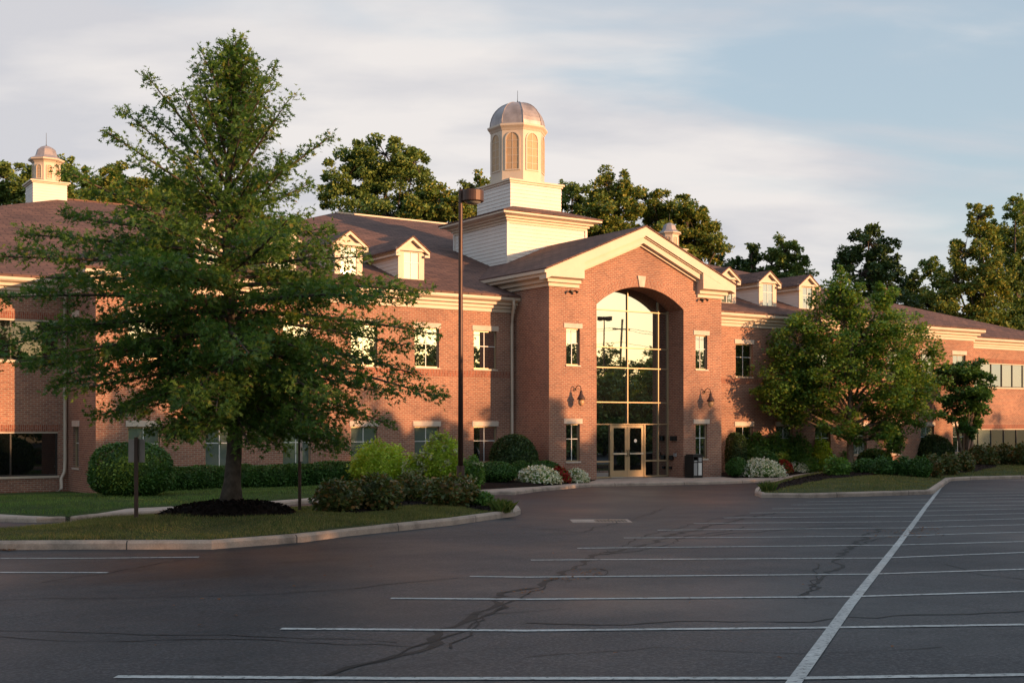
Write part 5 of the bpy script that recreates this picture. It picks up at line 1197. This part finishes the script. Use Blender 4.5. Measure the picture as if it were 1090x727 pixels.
# flower mounds
def flowers(px0, px1, ytop, ybase, col, label, seed, patch):
    rng = np.random.default_rng(seed); pc = (px0 + px1) / 2; b = pg(pc, ybase, 0.13); Y = depth(b[0], b[1]); k = Y / F
    rx = (px1 - px0) / 2 * k; ry = min(rx, 0.75); X, _ = w2c(b[0], b[1]); x, y = c2w(X * (Y + ry) / Y, Y + ry); H = (ybase - ytop) * k * 0.95
    z = patch.z(x, y); t = thing('flower_clump', label, 'flowers', (x, y, z - 0.02), math.atan2(-SA, CA))
    n = int(1500 * rx); u = rng.normal(size=(n, 3)); u /= np.linalg.norm(u, axis=1)[:, None]; u[:, 2] = np.abs(u[:, 2])
    P = u * np.array([rx, ry, H]) * (1 + rng.normal(size=n) * 0.06)[:, None]
    core = ellipsoid_core(0, 0, 0, rx * 0.85, ry * 0.85, H * 0.85, rng)
    core[0][:, 2] = np.maximum(core[0][:, 2], -0.02)
    link('leaves', leaf_mesh('leaves', P, 0.075, rng, 'oval', 0.5, u * 0.5, core=core), L_MID, t)
    m = int(900 * rx); u = rng.normal(size=(m, 3)); u /= np.linalg.norm(u, axis=1)[:, None]; u[:, 2] = np.abs(u[:, 2])
    P = u * np.array([rx, ry, H]) * (1.04 + rng.normal(size=m) * 0.04)[:, None]; P = np.repeat(P, 4, 0) + rng.normal(size=(4 * m, 3)) * 0.022
    link('blossoms', leaf_mesh('blossoms', P, 0.062, rng, 'disc', 0.25, np.repeat(u, 4, 0) * 0.2), col, t)
flowers(550, 596, 499.5, 516.0, P_WHITE, 'broad mound of white flowers left of the red ones by the entrance', 130, BEDL)
flowers(583, 606, 499.5, 514.5, P_RED, 'clump of red flowers between two white mounds left of the entrance', 131, BEDL)
flowers(601, 626, 500.5, 513.6, P_WHITE, 'smaller white flower mound nearest the entrance pavement on the left', 132, BEDL)
flowers(784, 834, 490.5, 508, P_WHITE, 'broad mound of white flowers right of the entrance', 133, BEDR)
flowers(820, 843, 491.5, 504.5, P_RED, 'clump of red flowers right of the broad white mound on the right', 134, BEDR)
flowers(838, 860, 493.5, 503, P_WHITE, 'small white flower clump at the right end of the right flower bed', 135, BEDR)
def tuft(px, py, ht, label, patch, seed, n=260, h=0.2):
    rng = np.random.default_rng(seed); b = pg(px, py, h); z = patch.z(b[0], b[1]); a = rng.uniform(0, 6.28, n); lean = rng.uniform(0.05, 0.75, n)
    P = np.c_[rng.normal(size=n) * 0.09, rng.normal(size=n) * 0.09, np.zeros(n)]; L = ht * rng.uniform(0.6, 1.1, n); mb = MB()
    for i in range(n):
        d = np.array([math.cos(a[i]) * lean[i], math.sin(a[i]) * lean[i], 1.0]); d /= np.linalg.norm(d); s = np.array([-math.sin(a[i]), math.cos(a[i]), 0]) * 0.009
        m_ = P[i] + d * L[i] * 0.6; e = P[i] + d * L[i] + np.array([math.cos(a[i]), math.sin(a[i]), -0.6]) * lean[i] * L[i] * 0.35
        mb.add([P[i] - s, P[i] + s, m_ + s, e, m_ - s], [(0, 1, 2, 3, 4)])
    o = mb.build('grass_tuft', L_ORN, None, (b[0], b[1], z - 0.02)); return tag(o, label, 'ornamental grass')
tuft(534, 541, 0.34, 'tuft of ornamental grass near the tip of the left island', ISL, 140, 420)
tuft(817, 521, 0.36, 'yellowing tuft of ornamental grass at the left end of the right island', ISR, 141)

# ---------------------------------------------------------------- mown grass, fallen leaves
def grass(name, patch, n, hgt, wid, mat, seed, label, avoid=(), ymax=1e9):
    rng = np.random.default_rng(seed); P = np.array(patch.poly); lo, hi = P.min(0), P.max(0)
    lo = np.maximum(lo, [-40, -40]); hi = np.minimum(hi, [40, ymax])
    q = rng.uniform(lo, hi, (n * 6, 2)); q = q[in_poly(q, patch.poly)]
    ed = edge_dist(q, patch.poly); q = q[ed > 0.17]
    for a in avoid: q = q[~in_poly(q, a.poly)]
    q = q[:n]
    # patchy: drop some in bare spots
    d = edge_dist(q, patch.poly); z = np.array([gz(x, y) for x, y in q]) + patch.h + patch.m * (1 - np.exp(-d / patch.soft))
    for (cx, cy, hh, rr) in patch.peaks: z += hh * np.exp(-((q[:, 0] - cx) ** 2 + (q[:, 1] - cy) ** 2) / rr ** 2)
    pos = np.c_[q, z - 0.005]; m = len(pos); S = np.array(SHAPES['blade']); a = rng.uniform(0, 6.28, m)
    hh = hgt * rng.uniform(0.5, 1.3, m) * (0.8 + 0.5 * np.sin(q[:, 0] * 1.3) * np.cos(q[:, 1] * 1.7)); sd = np.c_[np.cos(a), np.sin(a), np.zeros(m)] * wid
    tip = np.c_[rng.normal(size=m) * 0.4, rng.normal(size=m) * 0.4, np.ones(m)] * hh[:, None]
    co = np.stack([pos - sd, pos + sd, pos + tip], 1).reshape(-1, 3); me = bpy.data.meshes.new(name)
    me.vertices.add(len(co)); me.vertices.foreach_set('co', co.astype(np.float32).ravel()); me.loops.add(3 * m); me.loops.foreach_set('vertex_index', np.arange(3 * m, dtype=np.int32))
    me.polygons.add(m); me.polygons.foreach_set('loop_start', (np.arange(m) * 3).astype(np.int32)); me.polygons.foreach_set('loop_total', np.full(m, 3, np.int32)); me.update(calc_edges=True)
    tag(link(name, me, mat), label, 'grass', None, 'stuff')
grass('island_grass', ISL, 90000, 0.055, 0.006, L_GRASS, 150, 'short dry grass on the left island', (MU1, MU2))
grass('far_island_grass', ISR, 60000, 0.06, 0.008, L_GRASS, 151, 'short dry grass on the right island', (MU3,))
grass('lawn_grass', LAWN, 90000, 0.06, 0.008, L_LAWN, 152, 'short green grass of the lawn by the left wing', (), 1.2)
def litter(pts, n, spread, label, seed, size=0.07):
    rng = np.random.default_rng(seed); P = []
    for (px, py) in pts:
        b = pg(px, py); 
        for k in range(n):
            x, y = b[0] + rng.normal() * spread, b[1] + rng.normal() * spread * 0.7; P.append((x, y, gz(x, y) + 0.012))
    tag(link('leaf_litter', leaf_mesh('leaf_litter', np.array(P), size, rng, 'oval', 6.0), P_LEAFLIT), label, 'fallen leaves', None, 'stuff')
litter([(625, 608), (600, 617), (566, 630), (622, 612)], 26, 0.16, 'brown leaf litter caught in the long crack', 160, 0.04)
litter([(968, 569), (960, 572), (946, 566), (975, 564), (985, 562)], 22, 0.32, 'brown leaf litter beside the broad white line', 161, 0.05)
litter([(0, 586), (8, 585.8), (-10, 586)], 30, 0.22, 'rust coloured leaves against the kerb at the left edge', 162, 0.06)
litter([(270, 668), (210, 632), (340, 600), (420, 590), (90, 700), (700, 700), (1000, 690), (480, 570), (750, 640)], 3, 1.3, 'few scattered leaves over the asphalt', 163, 0.05)
rng = np.random.default_rng(170)
def chips(patch, n, label, seed):
    rng = np.random.default_rng(seed); P = np.array(patch.poly); q = rng.uniform(P.min(0), P.max(0), (n * 3, 2)); q = q[in_poly(q, patch.poly)][:n]
    z = np.array([patch.z(x, y) for x, y in q]); tag(link('mulch_chips', leaf_mesh('mulch_chips', np.c_[q, z + 0.006], 0.07, rng, 'diamond', 0.8), MULCH), label, 'mulch', None, 'stuff')
chips(MU1, 2600, 'loose mulch chips round the tall oak', 171); chips(MU2, 1800, 'loose mulch chips under the bronze shrubs', 172); chips(MU3, 3500, 'loose mulch chips beneath the spreading oak', 173)

# ================================================================ STREET FURNITURE
def lamp_post(x, y, z, h, label, ang, heads=1, group=None):
    t = thing('lamp_post', label, 'lamp post', (x, y, z), ang, group)
    MB().lathe([(0.30, -0.3), (0.30, 0.5), (0.28, 0.53), (0.02, 0.53)], 0, 0, 20).build('footing', KERB, t, smooth=False)
    MB().lathe([(0.17, 0.53), (0.17, 0.56), (0.105, 0.60), (0.095, 0.9)], 0, 0, 12).build('base_cover', BRONZE, t)
    MB().lathe([(0.068, 0.56), (0.060, h * 0.5), (0.050, h - 0.02), (0.050, h + 0.05), (0.02, h + 0.07)], 0, 0, 14).build('pole', BRONZE, t, smooth=True)
    for k in range(heads):
        s = 1 if k == 0 else -1; cx = s * 0.31
        MB().box(min(0.05 * s, s * 0.12), max(0.05 * s, s * 0.12), -0.05, 0.05, h - 0.22, h - 0.06).build('arm', BRONZE, t)
        hd = MB().lathe([(0.05, h + 0.045), (0.265, h + 0.04), (0.28, h + 0.02), (0.28, h - 0.23), (0.26, h - 0.25), (0.24, h - 0.21)], cx, 0, 28).build('lamp_head', BRONZE, t)
        MB().lathe([(0.238, h - 0.215), (0.22, h - 0.25), (0.14, h - 0.295), (0.02, h - 0.305)], cx, 0, 20).build('lens', GREYP, hd, smooth=True)
    return t
lp = pg(490.3, 533, 0.2); lz = ISL.z(lp[0], lp[1]); ld = depth(lp[0], lp[1])
lamp_post(lp[0], lp[1], lz, (452 - 204.5) / F * ld + CAMZ - lz, 'tall bronze lamp post with a drum head on the left island', math.atan2(-SA, CA) + 0.1)
sp = pg(145, 556, 0.15)
t = thing('sign_post', 'square brown sign post with a blank-backed panel, in front of the big round shrub', 'sign', (sp[0], sp[1], ISL.z(sp[0], sp[1])), math.atan2(-SA, CA) + 0.1)
dS = depth(sp[0], sp[1]); hS = (556 - 470) / F * dS
MB().box(-0.035, 0.035, -0.035, 0.035, -0.2, hS).build('post', BRONZE, t)
o = MB().box(-0.16, 0.16, 0.037, 0.041, hS - 0.50, hS - 0.04).build('sign_panel', GALV, t)
sp = pg(319, 547.5, 0.15); dS = depth(sp[0], sp[1]); hS = (547.5 - 470) / F * dS
t = thing('sign_post', 'thin brown post with its panel edge-on, left of the bronze shrubs', 'sign', (sp[0], sp[1], ISL.z(sp[0], sp[1])), math.atan2(-SA, CA) + 0.02)
MB().box(-0.03, 0.03, -0.03, 0.03, -0.2, hS).build('post', BRONZE, t)
MB().box(0.032, 0.036, -0.16, 0.16, hS - 0.50, hS - 0.04).build('sign_panel', GALV, t)

# ================================================================ BEYOND THE LOT (seen mirrored in the windows, shading the lot)
def row_tree(label, x, y, h, seed, n=3600, ls=0.34):
    rr = random.Random(seed); z = gz(x, y); bl = []
    for k in range(9):
        f = k / 8; zz = h * (0.13 + 0.74 * f); r = h * 0.27 * (1.15 - 0.72 * f)
        bl.append((rr.uniform(-1, 1) * r * 0.8, rr.uniform(-1, 1) * r * 0.8, zz, r, r, h * 0.13))
    return bough_tree('broadleaf_tree', label, (x, y, z), h * 0.22, 0.018 * h, bl, ls, n, seed, L_FAR, 'diamond', group='trees across the lot', up=0.3, sub=0.5, nsub=12)
rr = random.Random(77)
near = [row_tree('tree of the near row across the lot, mirrored in the windows', 0, 0, 7.6, 300 + i, 6000, 0.36) for i in range(5)]
far = [row_tree('tree of the far row across the lot, mirrored in the windows', 0, 0, 10.6, 340 + i, 7000, 0.4) for i in range(4)]
def plant(protos, i, x, y, h, h0):
    o = protos[i] if i < len(protos) else copy_tree(protos[i % len(protos)])
    o.location = (x, y, gz(x, y)); o.rotation_euler.z = rr.uniform(0, 6.28); k = h / h0; o.scale = (max(k, 0.9), max(k, 0.9), k)
for i in range(25):
    x = -3 + i * 3.0 + rr.uniform(-0.6, 0.6); h = 7.05 + rr.uniform(-0.4, 0.3) + (-0.35 if 15 < x < 27 else 0)
    plant(near, i, x, -29 + rr.uniform(-1.2, 1.2), h, 7.6)
for i in range(34):
    plant(far, i, -34 + i * 3.6 + rr.uniform(-0.8, 0.8), -64 + rr.uniform(-2, 2), 10.6 + rr.uniform(-1.3, 1.2), 10.6)
lamp_post(30.0, -33, gz(30, -33), 10.4, 'lamp post with two drum heads across the lot, mirrored in the arched window', 0.6, 2)
ux, uy = 61, -70; uz = gz(ux, uy)
t = thing('utility_pole', 'wooden utility pole across the lot, mirrored in the arched window', 'utility pole', (ux, uy, uz))
MB().tube([(0, 0, -0.5), (0.1, 0, 7), (0.35, 0, 14.2)], [0.19, 0.16, 0.12], 10).build('pole', WOODP, t, smooth=True)
MB().box(-1.0, 1.6, -0.06, 0.06, 13.0, 13.14).build('crossarm', WOODP, t)
w = MB()
for z, off in ((13.2, -0.9), (13.2, 1.4), (11.6, 0.3)):
    for s in (-1, 1):
        pts = [(off + 45 * s * q, 0, z - 1.4 * (1 - (2 * q - 1) ** 2)) for q in np.linspace(0, 1, 13)]; w.tube(pts, 0.02, 4)
w.build('wires', BLACKM, t)
